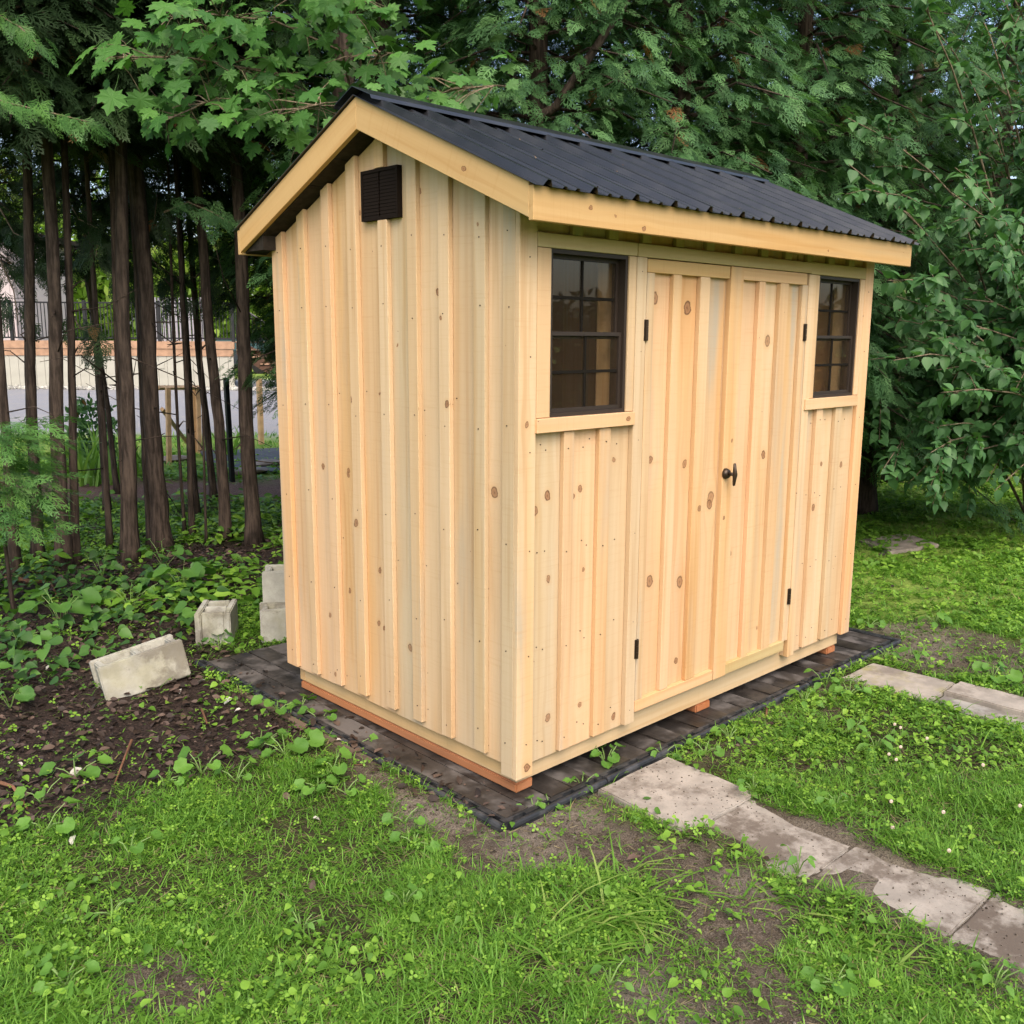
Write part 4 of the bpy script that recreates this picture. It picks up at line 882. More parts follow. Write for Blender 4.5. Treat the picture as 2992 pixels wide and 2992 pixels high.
# young cedar by the left edge
q = gp(40, 1790); e = empty('young_cedar', (q[0], q[1], GZ), 'feathery young cedar at the left edge in front of the trunks', 'shrub')
n = 420; az = rng.uniform(0, 6.28, n); rr = rng.uniform(.05, .40, n); hz = rng.uniform(.55, 1.22, n); P = np.stack([q[0]+np.cos(az)*rr-.05, q[1]+np.sin(az)*rr-.1, GZ+hz], 1)
Xd = np.stack([np.cos(az), np.sin(az), rng.uniform(-.6, .3, n)], 1); V, F, R_ = scatter(*SPR[1], P, Xd, np.stack([rng.normal(0, .5, n), rng.normal(0, .5, n), np.ones(n)], 1), rng.uniform(.11, .2, n))
link('foliage', mesh_np('young', V, F, R_), M_FRESH, e); bm = bmesh.new(); bm_tube(bm, [(q[0], q[1], GZ), (q[0]-.03, q[1]-.05, .5), (q[0]-.05, q[1]-.1, 1.05)], [.015, .011, .004], 6); link('stem', mesh_bm('stem', bm), M_BARK, e)

n = 140; ux = rng.uniform(XE0+.05, XE1-.05, n); uy = RY-.12-rng.random(n)*(RY+EY-.15)
o = quads_to_mesh('debris', SIMPLE, np.stack([ux, uy, np.array([zr(q) for q in uy])+.0075], 1), rng.normal(0, 1, (n, 3)), np.tile((0, -sn, cs), (n, 1))+rng.normal(0, .1, (n, 3)), rng.uniform(.006, .018, n), simple('roof_debris', (.10, .07, .045), .9), ROOT, 'stuff')

# ------------------------------------------------------------------ maple over the roof
b = dp(1010, 1300, 7.2); b[2] = GZ-.03; mt = empty('maple_tree', tuple(b), 'maple with broad lobed leaves hanging over the left roof slope', 'tree')
M0 = WM[mt.name]; link('trunk', trunk_mesh([(0, 0, 0), (.05, .02, 2.4), (.0, -.1, 5.5), (.1, 0, 8)], [.09, .08, .06, .02], 5), M_BARK, mt, M0)
BRN = [([dp(1050, 500, 7.0), dp(1000, 330, 6.4), dp(800, 215, 5.7), dp(560, 170, 5.2), dp(330, 165, 4.9)], 80),
       ([dp(1050, 480, 7.0), dp(950, 380, 6.4), dp(780, 330, 5.7), dp(600, 300, 5.3), dp(430, 375, 5.1)], 50),
       ([dp(1060, 420, 7.0), dp(1000, 150, 6.2), dp(800, 60, 5.5), dp(600, 40, 5.2), dp(480, 50, 5.1)], 75),
       ([dp(1060, 420, 7.0), dp(1050, 110, 6.2), dp(1030, -10, 5.6), dp(900, -60, 5.2)], 60),
       ([dp(1070, 450, 7.0), dp(1080, 280, 6.4), dp(1090, 190, 5.8), dp(1110, 150, 5.5)], 34),
       ([dp(1080, 470, 7.0), dp(1200, 310, 6.3), dp(1330, 260, 5.9), dp(1450, 250, 5.6)], 40),
       ([dp(1060, 480, 7.0), dp(960, 300, 6.4), dp(880, 290, 5.9), dp(800, 340, 5.6), dp(950, 300, 5.4)], 60)]
bm = bmesh.new(); LP = []; LX_ = []; LZ = []; LS = []
for pts, n in BRN:
    bm_tube(bm, [Vector(p) for p in pts], [.02]+[.011-.002*k for k in range(1, len(pts))], 5)
    for i in range(n):
        f = (.30+.70*rng.random()**.8)*(len(pts)-1); k = min(int(f), len(pts)-2); p = pts[k]+(pts[k+1]-pts[k])*(f-k); d = norm(pts[k+1]-pts[k])
        o = np.array((rng.normal(0, .15), rng.normal(0, .15), rng.normal(-.02, .09))); tip = p+o
        if rng.random() < .5: bm_tube(bm, [Vector(p), Vector(p+o*.6+np.array((0, 0, .02))), Vector(tip)], [.004, .003, .002], 3, False)
        LP.append(tip); x_ = d*.5+o*3+np.array((0, 0, -rng.uniform(.3, .8))); LX_.append(x_); LZ.append(np.array((rng.normal(0, .45), rng.normal(0, .45), 1.0))-FH*.55); LS.append(rng.uniform(.065, .135))
link('branch', mesh_bm('maple_branch', bm), M_TWIG, mt)
MLM = [maple_mesh(s) for s in range(4)]
for m_ in MLM: m_.materials.append(M_MAPLE)
LP = np.array(LP); order = np.argsort((LP-CAM)@FW)
def axes(x, z):
    x = Vector(x).normalized(); z = Vector(z); y = z.cross(x).normalized(); z = x.cross(y); return x, y, z
def leaf_obj(name, me, P, x, z, s, parent):
    x, y, z = axes(x, z); M = Matrix(((x.x*s, y.x*s, z.x*s, P[0]), (x.y*s, y.y*s, z.y*s, P[1]), (x.z*s, y.z*s, z.z*s, P[2]), (0, 0, 0, 1)))
    return link(name, me, None, parent, M)
for i in order[:300]: leaf_obj('leaf', MLM[i % 4], LP[i], LX_[i], LZ[i], LS[i], mt)
# the leaves behind those, one mesh
h = maple_outline(); ring = h[:-1]+[h[-1]]+[(x, -y) for x, y in h[1:-1]][::-1]; MT = (np.array([(.28, 0, 0)]+[(x, y, .12*abs(y)-.2*x*x-.25*y*y) for x, y in ring]), np.array([(0, 1+i, 1+(i+1) % len(ring)) for i in range(len(ring))]))
rest = [i for i in order[300:]]; n = 260
P2 = np.array([dp(rng.uniform(700, 1500), rng.uniform(-260, 330), rng.uniform(5.9, 7.2)) for _ in range(n)]); keep = np.array([(q[2] > 2.75) for q in P2]); P2 = P2[keep]; n = len(P2)
if rest: P2 = np.concatenate([P2, LP[rest]]); n = len(P2)
quads_to_mesh('foliage', MT, P2, np.stack([rng.normal(0, 1, n), rng.normal(0, 1, n), -rng.uniform(.2, 1, n)], 1), np.stack([rng.normal(0, .3, n), rng.normal(0, .3, n), np.ones(n)], 1)-FH*.5, rng.uniform(.085, .13, n), M_MAPLES, mt, 'stuff')

n = 3200; P3 = np.stack([rng.uniform(-4.6, 2.2, n), rng.uniform(-.6, 6.2, n), rng.uniform(4.9, 7.2, n)], 1); P3 = P3[P3[:, 1] > 2.6]; n = len(P3)  # unseen leaves added above the frame to shade the grove
quads_to_mesh('shade_foliage', SIMPLE, P3, rng.normal(0, 1, (n, 3)), np.stack([rng.normal(0, .4, n), rng.normal(0, .4, n), np.ones(n)], 1), rng.uniform(.3, .5, n), M_MAPLES, mt, 'stuff')

# ------------------------------------------------------------------ lilac bush at right
b = dp(3200, 1250, 9.2); b[2] = GZ; LIL = empty('lilac_bush', tuple(b), 'big lilac bush of heart-shaped leaves arching over the lawn beside the shed', 'bush'); base = b.copy()
bm = bmesh.new(); P = []; Xd = []; Zd = []
TG = []
for i in range(104):
    u = rng.random()
    if i < 34: tgt = dp(rng.uniform(2560, 3200), rng.uniform(520, 1200), rng.uniform(6.3, 8.4))
    elif i < 44: tgt = dp(rng.uniform(2600, 2920), rng.uniform(1150, 1440), rng.uniform(7.2, 8.4)); tgt[2] = max(tgt[2], .18)
    elif i < 62: tgt = dp(rng.uniform(2490, 2760), rng.uniform(820, 1380), rng.uniform(6.6, 8.0)); tgt[2] = max(tgt[2], .25)
    elif i < 74: tgt = dp(rng.uniform(2700, 3050), rng.uniform(1050, 1420), rng.uniform(7.0, 8.6)); tgt[2] = max(tgt[2], .25)
    else: tgt = dp(rng.uniform(2420, 3250), rng.uniform(-250, 600), rng.uniform(6.3, 8.6))
    TG.append(tgt)
for i, tgt in enumerate(TG):
    p0 = base + np.array((rng.normal(0, .25), rng.normal(0, .25), 0)); mid = p0*.45+tgt*.55; mid[2] = max(p0[2]*.3+tgt[2]*.7, .8)+rng.uniform(.3, .8); mid[:2] += rng.normal(0, .2, 2)
    pts = []
    for k in range(9):
        f = k/8; pts.append(p0*(1-f)**2+mid*2*f*(1-f)+tgt*f*f)
    bm_tube(bm, [Vector(q) for q in pts], [.016-.0016*k for k in range(9)], 5, False)
    tw = [pts[4:]]
    for _ in range(5):
        k = rng.integers(3, 8); s = pts[k]; d = norm(pts[min(k+1, 8)]-pts[k-1])+rng.normal(0, .55, 3); L = rng.uniform(.25, .6); q = [s, s+norm(d)*L*.5, s+norm(d)*L+np.array((0, 0, -.06))]; tw.append(q)
        bm_tube(bm, [Vector(z) for z in q], [.005, .004, .002], 3, False)
    for q in tw:
        n = 9 if len(q) == 3 else 13
        for j in range(n):
            f = (.15+.85*(j+.5)/n)*(len(q)-1); k = min(int(f), len(q)-2); p = q[k]+(q[k+1]-q[k])*(f-k); d = norm(q[k+1]-q[k]); s = norm(np.cross(d, rng.normal(0, 1, 3)))
            for sg in (-1, 1):
                x_ = d*.5+s*sg+np.array((0, 0, -.55)); P.append(p+norm(x_)*.025); Xd.append(x_); Zd.append(np.array((rng.normal(0, .35), rng.normal(0, .35), 1.0))-FH*.4)
link('branches', mesh_bm('lilac_stems', bm, True), M_TWIG, LIL)
P = np.array(P); Xd = np.array(Xd); Zd = np.array(Zd); ok = P[:, 2] > .02; P, Xd, Zd = P[ok], Xd[ok], Zd[ok]
V = (P-CAM); dd = V@FW; pxs = 1496+FPX*(V@RT)/dd; pys = 1496-FPX*(V@UP)/dd
vis = (pxs > 2300) & (pxs < 3000) & (pys > -20) & (pys < 1500); sc_ = np.where(vis, dd, 99); od = np.argsort(sc_); heart = []
for s in range(3):
    V_, F_ = fan([(-.06, .12*(1+.1*s)), (.0, .27), (.15, .38), (.35, .41-.02*s), (.6, .28), (.82, .12), (1, .004)], .25+.12*s, .12+.08*s); m_ = mesh_np('lilac_leaf', V_, F_, smooth=False); m_.materials.append(M_LILACO); heart.append(m_)
size = rng.uniform(.065, .10, len(P))
for i in od[:300]: leaf_obj('leaf', heart[i % 3], P[i], Xd[i], Zd[i], size[i], LIL)
i = od[300:]; quads_to_mesh('foliage', HEARTB, P[i], Xd[i], Zd[i], size[i], M_LILAC, LIL, 'stuff')
# bare trunks seen through and beside the lilac
for px, py, D, r_, lab in ((2610, 1290, 11.6, .09, 'brown trunk standing behind the lilac twigs beside the shed'), (2940, 1215, 15, .12, 'reddish trunk in the row at the right edge, nearer the lilac'),
                           (2985, 1205, 15.5, .14, 'reddish trunk in the row cut by the right edge'), (2880, 1200, 17, .10, 'thin reddish trunk half hidden by lilac leaves at right')):
    q = dp(px, py, D); q[2] = GZ-.03; tree(tuple(q), [(0, 0, 0), (.05, .0, 3), (.0, .08, 7)], [r_, r_*.8, r_*.4], lab, 'trunks behind the lilac', None, seed=int(px), name='tree', mat=M_BARK if px == 2610 else M_RBARK, stubs=8)

# ------------------------------------------------------------------ far side: wood, deck, house, car
def leaf_mass(name, centers, radii, n, size, mat, label, cat=None, kind=None, group=None):
    P = []; 
    for c, r_ in zip(centers, radii):
        d = rng.normal(0, 1, (n, 3)); d = norm(d)*rng.uniform(.55, 1.05, (n, 1))**.6; lob = 1+.25*np.sin(d[:, :1]*7+c[0])*np.cos(d[:, 2:]*6+c[1]); P.append(np.array(c)+d*lob*np.array(r_))
    P = np.concatenate(P); m = len(P); V, F, R_ = scatter(*(DIAM if size > .2 else SIMPLE), P, rng.normal(0, 1, (m, 3)), np.stack([rng.normal(0, .7, m), rng.normal(0, .7, m), np.ones(m)], 1), rng.uniform(.6, 1.4, m)*size)
    return mesh_np(name, V, F, R_), P
cs2 = []; rs2 = []
for i in range(26):
    px = -700 + i*90; D = 48+rng.uniform(0, 14); q = dp(px, 1000, D); hh = rng.uniform(5, 9); cs2.append((q[0], q[1], hh*.62)); rs2.append((3.6, 3.6, hh*.62))
m_, _ = leaf_mass('far_wood', cs2, rs2, 1500, .55, M_SUNNY, '')
tag(link('far_wood', m_, M_SUNNY), 'sunlit broadleaf wood behind the deck and the house', kind='stuff')
cs2 = []; rs2 = []
for i in range(16):
    px = 2100+i*130; D = 17+rng.uniform(0, 6); q = dp(px, 1000, D); hh = 3.4 if px < 2650 else 1.9; cs2.append((q[0], q[1], hh)); rs2.append((2.2, 2.2, hh))
for i in range(14):    # unseen hedge added round the yard to darken the window reflections
    a = math.radians(95+i*10); cs2.append((3+19*math.sin(a), 0+17*math.cos(a), 1.1)); rs2.append((2.4, 2.4, 1.5))
m_, _ = leaf_mass('hedge_wood', cs2, rs2, 1900, .34, M_CEDARD, '')
tag(link('hedge_wood', m_, M_CEDARD), 'dark evergreen belt behind the lilac with an unseen hedge added round the yard', kind='stuff')

DK = 32.0
def dk(l, f, z): return Vector(tuple(CAM[:2]*0)+(0,)) + Vector((CAM[0]+RH[0]*l+FH[0]*f, CAM[1]+RH[1]*l+FH[1]*f, z))
FR = Matrix(((RH[0], FH[0], 0, 0), (RH[1], FH[1], 0, 0), (0, 0, 1, 0), (0, 0, 0, 1)))
def fbox(name, l0, l1, f0, f1, z0, z1, mat, parent=None, c=0):
    o = dk((l0+l1)/2, (f0+f1)/2, z0); bm = bmesh.new(); bm_box(bm, -(l1-l0)/2, (l1-l0)/2, -(f1-f0)/2, (f1-f0)/2, 0, z1-z0); bm_bevel(bm, c)
    return link(name, mesh_bm(name, bm), mat, parent, Matrix.Translation(o) @ FR)
lat = lambda px, D=DK: (px-1496)/FPX*D*math.cos(_p)**0
def zat(py, D=DK): return float((CAM + ray(340, py)*(D/(ray(340, py)@FH)))[2])
M_SKIRT = simple('skirting_paint', (.37, .36, .31), .8, .2, 0, 3, .1, .06); M_TRIMW = simple('cedar_trim', (.34, .21, .135), .75, .2, 0, 5, .2, .15)
M_BLACK = simple('black_powder_coat', (.010, .010, .012), .45, .4); M_WALL = simple('grey_siding', (.42, .37, .37), .8, .2, 0, 3, .1, .05); M_DKW = simple('stained_stair', (.07, .035, .02), .7, .3, 0, 6, .2, .2)
L0, L1 = lat(-160), lat(690); z_b = GZ-.05; z1 = zat(1040); z2 = zat(1018); z3 = zat(997); zrt = zat(882)
DECK = empty('raised_deck', tuple(dk((L0+L1)/2, DK+2, GZ)), 'raised deck with pale skirting, cedar trim and black railing beyond the driveway', 'deck')
l = L0
while l < L1: fbox('skirt_panel', l+.006, min(l+.29, L1)-.006, DK, DK+.03, z_b, z1, M_SKIRT, DECK); l += .29
fbox('skirt_backing', L0, L1, DK+.04, DK+.06, z_b, z1, M_BLACK, DECK)
fbox('trim_board', L0, L1, DK-.03, DK+.03, z1+.003, z2-.006, M_TRIMW, DECK); fbox('trim_board', L0, L1+.05, DK-.06, DK+.03, z2, z3, M_TRIMW, DECK)
fbox('deck_floor', L0, L1, DK+.04, DK+4.5, z3-.04, z3-.005, M_TRIMW, DECK); fbox('vent_cover', lat(468), lat(490), DK-.02, DK-.002, zat(1076), zat(1054), M_SKIRT, DECK)
rl = link('railing', None, None, DECK, Matrix.Translation(dk((L0+L1)/2, DK+.1, z3)))
fbox('top_rail', L0, L1, DK+.06, DK+.13, zrt-.05, zrt, M_BLACK, rl); fbox('bottom_rail', L0, L1, DK+.07, DK+.11, z3+.08, z3+.13, M_BLACK, rl)
for k in range(5): fbox('post', L0+(L1-L0)*k/4-.05, L0+(L1-L0)*k/4+.05, DK+.05, DK+.14, z3-.005, zrt+.05, M_BLACK, rl)
bal = None; k = 0; l = L0+.12
while l < L1-.08:
    if bal is None: bm = bmesh.new(); bm_box(bm, -.012, .012, -.012, .012, 0, zrt-z3-.18); bal = mesh_bm('baluster', bm)
    link('baluster', bal, M_BLACK, rl, Matrix.Translation(dk(l, DK+.09, z3+.13)) @ FR); l += .115
# stairs down at the right end
ST = empty('deck_stairs', tuple(dk(L1+1.2, DK, GZ)), 'dark brown wooden stairs with sloping black rail at the right end of the deck', 'stairs')
bm = bmesh.new(); n = 6; run = 2.3; 
prof = [(0, z3-.05), (run, z_b+.25), (run, z_b), (run-.4, z_b), (0, z3-.42)]
for s_ in (0, 1.1):
    vs = [bm.verts.new((x, s_+o, z)) for o in (0, .05) for x, z in prof]; m = len(prof); bm.faces.new(vs[:m]); bm.faces.new(vs[m:][::-1])
    for i in range(m): bm.faces.new((vs[i], vs[m+i], vs[m+(i+1) % m], vs[(i+1) % m]))
bmesh.ops.recalc_face_normals(bm, faces=bm.faces[:]); link('stringer', mesh_bm('stringer', bm), M_DKW, ST, Matrix.Translation(dk(L1+.08, DK+.1, 0)) @ FR)
for i in range(n): fbox('tread', L1+.1+i*run/n, L1+.1+(i+1)*run/n+.03, DK+.05, DK+1.35, z3-.06-(i+1)*(z3-z_b)/(n+1), z3-.02-(i+1)*(z3-z_b)/(n+1), M_TRIMW, ST)
bm = bmesh.new(); bm_tube(bm, [(0, 0, zrt-.03), (run, 0, z_b+1.35)], [.035, .035], 6)
for i in range(18): f = i/17; bm_box(bm, f*run-.012, f*run+.012, -.012, .012, (z3+.1)*(1-f)+(z_b+.35)*f, (zrt-.05)*(1-f)+(z_b+1.33)*f)
link('hand_rail', mesh_bm('hand_rail', bm), M_BLACK, ST, Matrix.Translation(dk(L1+.1, DK+.1, 0)) @ FR)
# house walls behind the deck
HS = empty('neighbour_house', tuple(dk(lat(-150, 36.5), 37, GZ)), 'pale grey sided house behind the deck at the left edge', 'house')
hl0, hl1 = lat(-420, 36.5), lat(72, 36.5)
l = hl0
while l < hl1: fbox('siding_board', l, min(l+.30, hl1)-.012, 36.5, 36.55, GZ, 5.2, M_WALL, HS); l += .30
fbox('wall', hl0, hl1, 36.56, 41, GZ, 5.2, M_WALL, HS); fbox('roof', hl0-.4, hl1+.4, 36, 41.5, 5.2, 5.5, M_DECK, HS)
SH2 = empty('privacy_screen', tuple(dk(lat(540, 36), 36, GZ)), 'grey vertical-slat privacy screen behind the black railing', 'screen')
l = lat(455, 36)
M_SCR = simple('screen_slat', (.26, .26, .29), .7, .3)
while l < lat(612, 36): fbox('slat', l, l+.10, 36, 36.04, GZ, zat(868, 36), M_SCR, SH2); l += .155
# parked dark car behind
CARR = empty('parked_car', tuple(dk(lat(680, 46), 46, GZ)), 'dark parked car glimpsed through the railing right of the screen', 'car')
M_CARP = simple('car_paint', (.03, .035, .045), .25, .5); M_CARG = simple('car_glass', (.05, .09, .10), .08, .6); M_TYRE = simple('tyre_rubber', (.015, .015, .015), .8, .2); M_RED = simple('red_lamp', (.45, .02, .02), .3, .5)
cl = lat(560, 46); bm = bmesh.new(); prof = [(0, .35), (4.4, .35), (4.5, .7), (4.42, 1.0), (3.7, 1.06), (.9, 1.02), (.05, .9), (-.02, .6)]
def extr(bm, prof, w0, w1):
    vs = [bm.verts.new((x, y, z)) for y in (w0, w1) for x, z in prof]; m = len(prof); bm.faces.new(vs[:m]); bm.faces.new(vs[m:][::-1])
    for i in range(m): bm.faces.new((vs[i], vs[m+i], vs[m+(i+1) % m], vs[(i+1) % m]))
    bmesh.ops.recalc_face_normals(bm, faces=bm.faces[:])
MC = Matrix.Translation(dk(cl, 45, GZ)) @ FR
extr(bm, prof, 0, 1.8); bm_bevel(bm, .06, 2); link('body', mesh_bm('car_body', bm), M_CARP, CARR, MC)
bm = bmesh.new(); extr(bm, [(1.0, 1.0), (4.2, 1.04), (3.9, 1.62), (1.7, 1.6)], .1, 1.7); bm_bevel(bm, .05, 2); link('windows', mesh_bm('car_glass', bm), M_CARG, CARR, MC)
bm = bmesh.new(); extr(bm, [(1.6, 1.57), (3.95, 1.59), (3.85, 1.66), (1.75, 1.64)], .12, 1.68); link('roof', mesh_bm('car_roof', bm), M_CARP, CARR, MC)
for x in (.85, 3.6):
    for y in (-.02, 1.62):
        bm = bmesh.new(); bm_tube(bm, [(x, y, .33), (x, y+.2, .33)], [.33, .33], 18); link('wheel', mesh_bm('wheel', bm), M_TYRE, CARR, MC)
bm = bmesh.new(); bm_box(bm, 4.40, 4.52, .05, .4, .78, .95); link('tail_lamp', mesh_bm('tail_lamp', bm), M_RED, CARR, MC)

# garden bits between grove and driveway
def stick(name, a, b, w_, mat, lab, cat, group=None, parent=None, round_=False):
    a, b = Vector(a), Vector(b); d = b-a; bm = bmesh.new()
    if round_: bm_tube(bm, [Vector((0, 0, 0)), d], [w_/2, w_/2], 8)
    else:
        bm_box(bm, -w_/2, w_/2, -w_/2, w_/2, 0, d.length); bmesh.ops.transform(bm, matrix=Vector((0, 0, 1)).rotation_difference(d).to_matrix().to_4x4(), verts=bm.verts[:])
    o = link(name, mesh_bm(name, bm), mat, parent, Matrix.Translation(a))
    if lab: tag(o, lab, cat, group)
    return o
M_STK = simple('stake_wood', (.52, .34, .19), .8, .2, 0, 8, .3, .15)
def vat(px, py, g):   # pixel on the upright plane through ground point g
    v = ray(px, py); return CAM + v*(((g-CAM)@FH)/(v@FH))
g1 = gp(*px2(955, 1180)); TR_ = empty('bean_trellis', tuple(g1), 'pale wooden trellis frame in the garden bed behind the trunks', 'trellis')
top = lambda g, px, py: tuple(vat(*px2(px, py), g))
stick('post', tuple(g1), top(g1, 948, 738), .055, M_STK, None, None, None, TR_)
g2 = gp(*px2(1098, 1110)); stick('post', tuple(g2), top(g2, 1085, 740), .06, M_STK, None, None, None, TR_)
g3 = gp(*px2(1125, 1110)); stick('post', tuple(g3), top(g3, 1115, 730), .06, M_STK, None, None, None, TR_)
stick('crossbar', top(g1, 890, 740), top(g2, 1120, 738), .045, M_STK, None, None, None, TR_)
stick('brace', top(g1, 915, 860), top(g2, 1055, 1050), .045, M_STK, None, None, None, TR_)
g4 = gp(*px2(1475, 1060)); stick('garden_stake', tuple(g4), top(g4, 1462, 690), .07, M_STK, 'lone pale wooden stake between the tallest cedar and the shed', 'stake')
g5 = gp(*px2(1312, 1275)); stick('metal_post', tuple(g5), top(g5, 1275, 683), .05, M_BLACK, 'black studded metal fence post right of the slender cedars', 'post')
# bed edging slabs and landscape fabric
M_FAB = simple('landscape_fabric', (.05, .052, .06), .7, .3, 0, 12, .4, .3)
c_ = [gp(*px2(a, b))[:2] for a, b in ((1130, 1110), (1600, 1090), (1620, 1225), (1350, 1225), (1180, 1180))]
bm = bmesh.new(); vs = [bm.verts.new((*q, GZ+.035)) for q in c_]; vb = [bm.verts.new((*q, GZ-.05)) for q in c_]; bm.faces.new(vs)
for i in range(5): bm.faces.new((vs[i], vb[i], vb[(i+1) % 5], vs[(i+1) % 5]))
bmesh.ops.recalc_face_normals(bm, faces=bm.faces[:]); tag(link('bed_cover', mesh_bm('bed_cover', bm), M_FAB), 'dark grey fabric sheet over the raised garden bed behind the trunks', 'bed cover')
for i, (a, b, lab) in enumerate(((1500, 1190, 'flat stone lying on the grey bed fabric'), (1400, 1235, 'flat stone at the front edge of the garden bed'), (975, 1165, 'flat stone beside the trellis foot'))):
    q = gp(*px2(a, b)); bm = bmesh.new(); bmesh.ops.create_icosphere(bm, subdivisions=2, radius=1)
    for v in bm.verts: v.co *= random.uniform(.85, 1.1)
    bmesh.ops.transform(bm, matrix=Matrix.Diagonal((.28, .16, .05, 1)), verts=bm.verts[:]); tag(link('stone', mesh_bm('stone', bm), concrete('stone%d' % i, (.22, .19, .16)), None, Matrix.Translation((q[0], q[1], GZ+.06))), lab, 'stone', 'stones of the garden bed')
# gravel stones along the deck foot
n = 900; l = rng.uniform(L0, L1+3, n); f = DK-rng.uniform(.1, 1.1, n); P = np.array([tuple(dk(a, b, GZ+.02)) for a, b in zip(l, f)])
OCT = (np.array([(1, 0, 0), (0, 1, 0), (-1, 0, 0), (0, -1, 0), (0, 0, .7), (0, 0, -.7)], float), np.array([(0, 1, 4), (1, 2, 4), (2, 3, 4), (3, 0, 4), (1, 0, 5), (2, 1, 5), (3, 2, 5), (0, 3, 5)]))
M_PEB = leafmat('river_stone', (.20, .19, .18), (.38, .36, .33), (.5, .48, .44), 0.0, .8, .2, False)
tag(quads_to_mesh('river_stones', OCT, P, rng.normal(0, 1, (n, 3)), rng.normal(0, .3, (n, 3))+np.array((0, 0, 1)), rng.uniform(.05, .12, n), M_PEB), 'strip of pale river stones along the foot of the deck', kind='stuff')
# iris clumps
M_IRIS = leafmat('iris_leaf', (.10, .20, .035), (.17, .31, .055), (.26, .40, .08), .35, .45, .3, False)
for px, py, n, hh, lab in ((560, 1290, 46, .8, 'clump of sword-shaped iris leaves behind the thin leaning stems'), (480, 1230, 26, .65, 'smaller iris clump left of the main iris clump'), (790, 1240, 24, .7, 'iris leaves showing between the two broad trunks'), (1290, 1130, 20, .6, 'tall grassy tuft beside the black metal post')):
    q = gp(*px2(px, py)); az = rng.uniform(0, 6.28, n); lean = rng.uniform(.05, .55, n); P = np.stack([q[0]+rng.normal(0, .12, n), q[1]+rng.normal(0, .12, n), np.full(n, GZ)], 1)
    Xd = np.stack([np.cos(az)*lean, np.sin(az)*lean, np.ones(n)], 1); Zd = np.stack([np.cos(az), np.sin(az), np.zeros(n)-.2], 1); s_ = rng.uniform(.6, 1.1, n)*hh
    tag(quads_to_mesh('iris_clump', BLADE, P, Xd, Zd, np.stack([s_, np.full(n, .04), s_], 1), M_IRIS), lab, 'plant', 'leaf clumps in the garden bed')
# small dark shrub by the iris
q = gp(*px2(540, 1230)); m_, _ = leaf_mass('s', [(q[0], q[1], .42)], [(.28, .28, .5)], 700, .09, M_CEDAR, '')
tag(link('small_shrub', m_, M_CEDAR), 'small upright dark shrub standing among the iris leaves', 'shrub')

# ------------------------------------------------------------------ ground plants
M_BROAD = leafmat_obj('broad_leaf', (.085, .20, .030), (.14, .29, .045), .35, .5, .3)
M_BROADD = leafmat_obj('broad_leaf_dim', (.06, .15, .03), (.10, .22, .04), .3, .5, .3)  # darker copy of the broad leaf, shade put into its colour
def round_leaf(seed, scal=.05, n=18):
    r = random.Random(seed); bm = bmesh.new(); rings = []; c = bm.verts.new((.36, 0, -.09))
    for q in (.55, 1.0):
        vs = []
        for k in range(n):
            a = 2*math.pi*(k+.5)/n - math.pi; rr = .52*q*(1+(scal*(1 if k % 2 else -1)+r.uniform(-.03, .03))*(q > .9)); rr *= 1-.6*q*math.exp(-((abs(a)-math.pi)/.35)**2)
            x, y = .45+rr*math.cos(a), rr*math.sin(a); vs.append(bm.verts.new((x, y, .30*abs(y)*q-.28*(x-.4)**2+(.035*math.sin(a*5+seed) if q > .9 else -.02)+r.uniform(-.012, .012))))
        rings.append(vs)
    for k in range(n): bm.faces.new((c, rings[0][k], rings[0][(k+1) % n])); bm.faces.new((rings[0][k], rings[1][k], rings[1][(k+1) % n], rings[0][(k+1) % n]))
    return mesh_bm('round_leaf', bm, True)
RL = [round_leaf(s) for s in range(4)]; RLD = [m_.copy() for m_ in RL]
for m_ in RL: m_.materials.append(M_BROAD)
for m_ in RLD: m_.materials.append(M_BROADD)
V_, F_ = fan([(0, .03), (.2, .22), (.45, .30), (.75, .2), (1, .01)], .3, .25); PLT = mesh_np('plantain_leaf', V_, F_, smooth=True); PLT.materials.append(M_BROAD)
M_STEM = simple('green_stem', (.12, .2, .05), .6)
def plant(name, px, py, n, r_, h, lab, cat, group, meshes, spread=.12, flat=.5, xy=None):
    r_ *= .78
    q = gp(px, py) if xy is None else np.array((*xy, GZ)); q[2] = float(gh(np.array([q[0]]), np.array([q[1]]))[0])
    e = empty(name, tuple(q), lab, cat, group); bm = bmesh.new()
    for i in range(n):
        az = i*2.4+rng.uniform(-.4, .4); d = np.array((math.cos(az), math.sin(az), 0)); rad = spread*rng.uniform(.25, 1.0); top = q+d*rad+np.array((0, 0, h*rng.uniform(.45, 1.0)))
        bm_tube(bm, [Vector(q), Vector(q+(top-q)*.55+np.array((0, 0, h*.15))), Vector(top)], [.0028, .0024, .0018], 4, False)
        nz = np.array((rng.normal(0, .25), rng.normal(0, .25), 1.0))-FH*flat*rng.uniform(.2, 1.2); leaf_obj('leaf', meshes[i % len(meshes)], top, d+np.array((0, 0, -.25)), nz, r_*rng.uniform(.65, 1.1), e)
    link('stems', mesh_bm('stems', bm), M_STEM, e); return e
BP = 'broad-leaved weeds in the shade left of the shed'
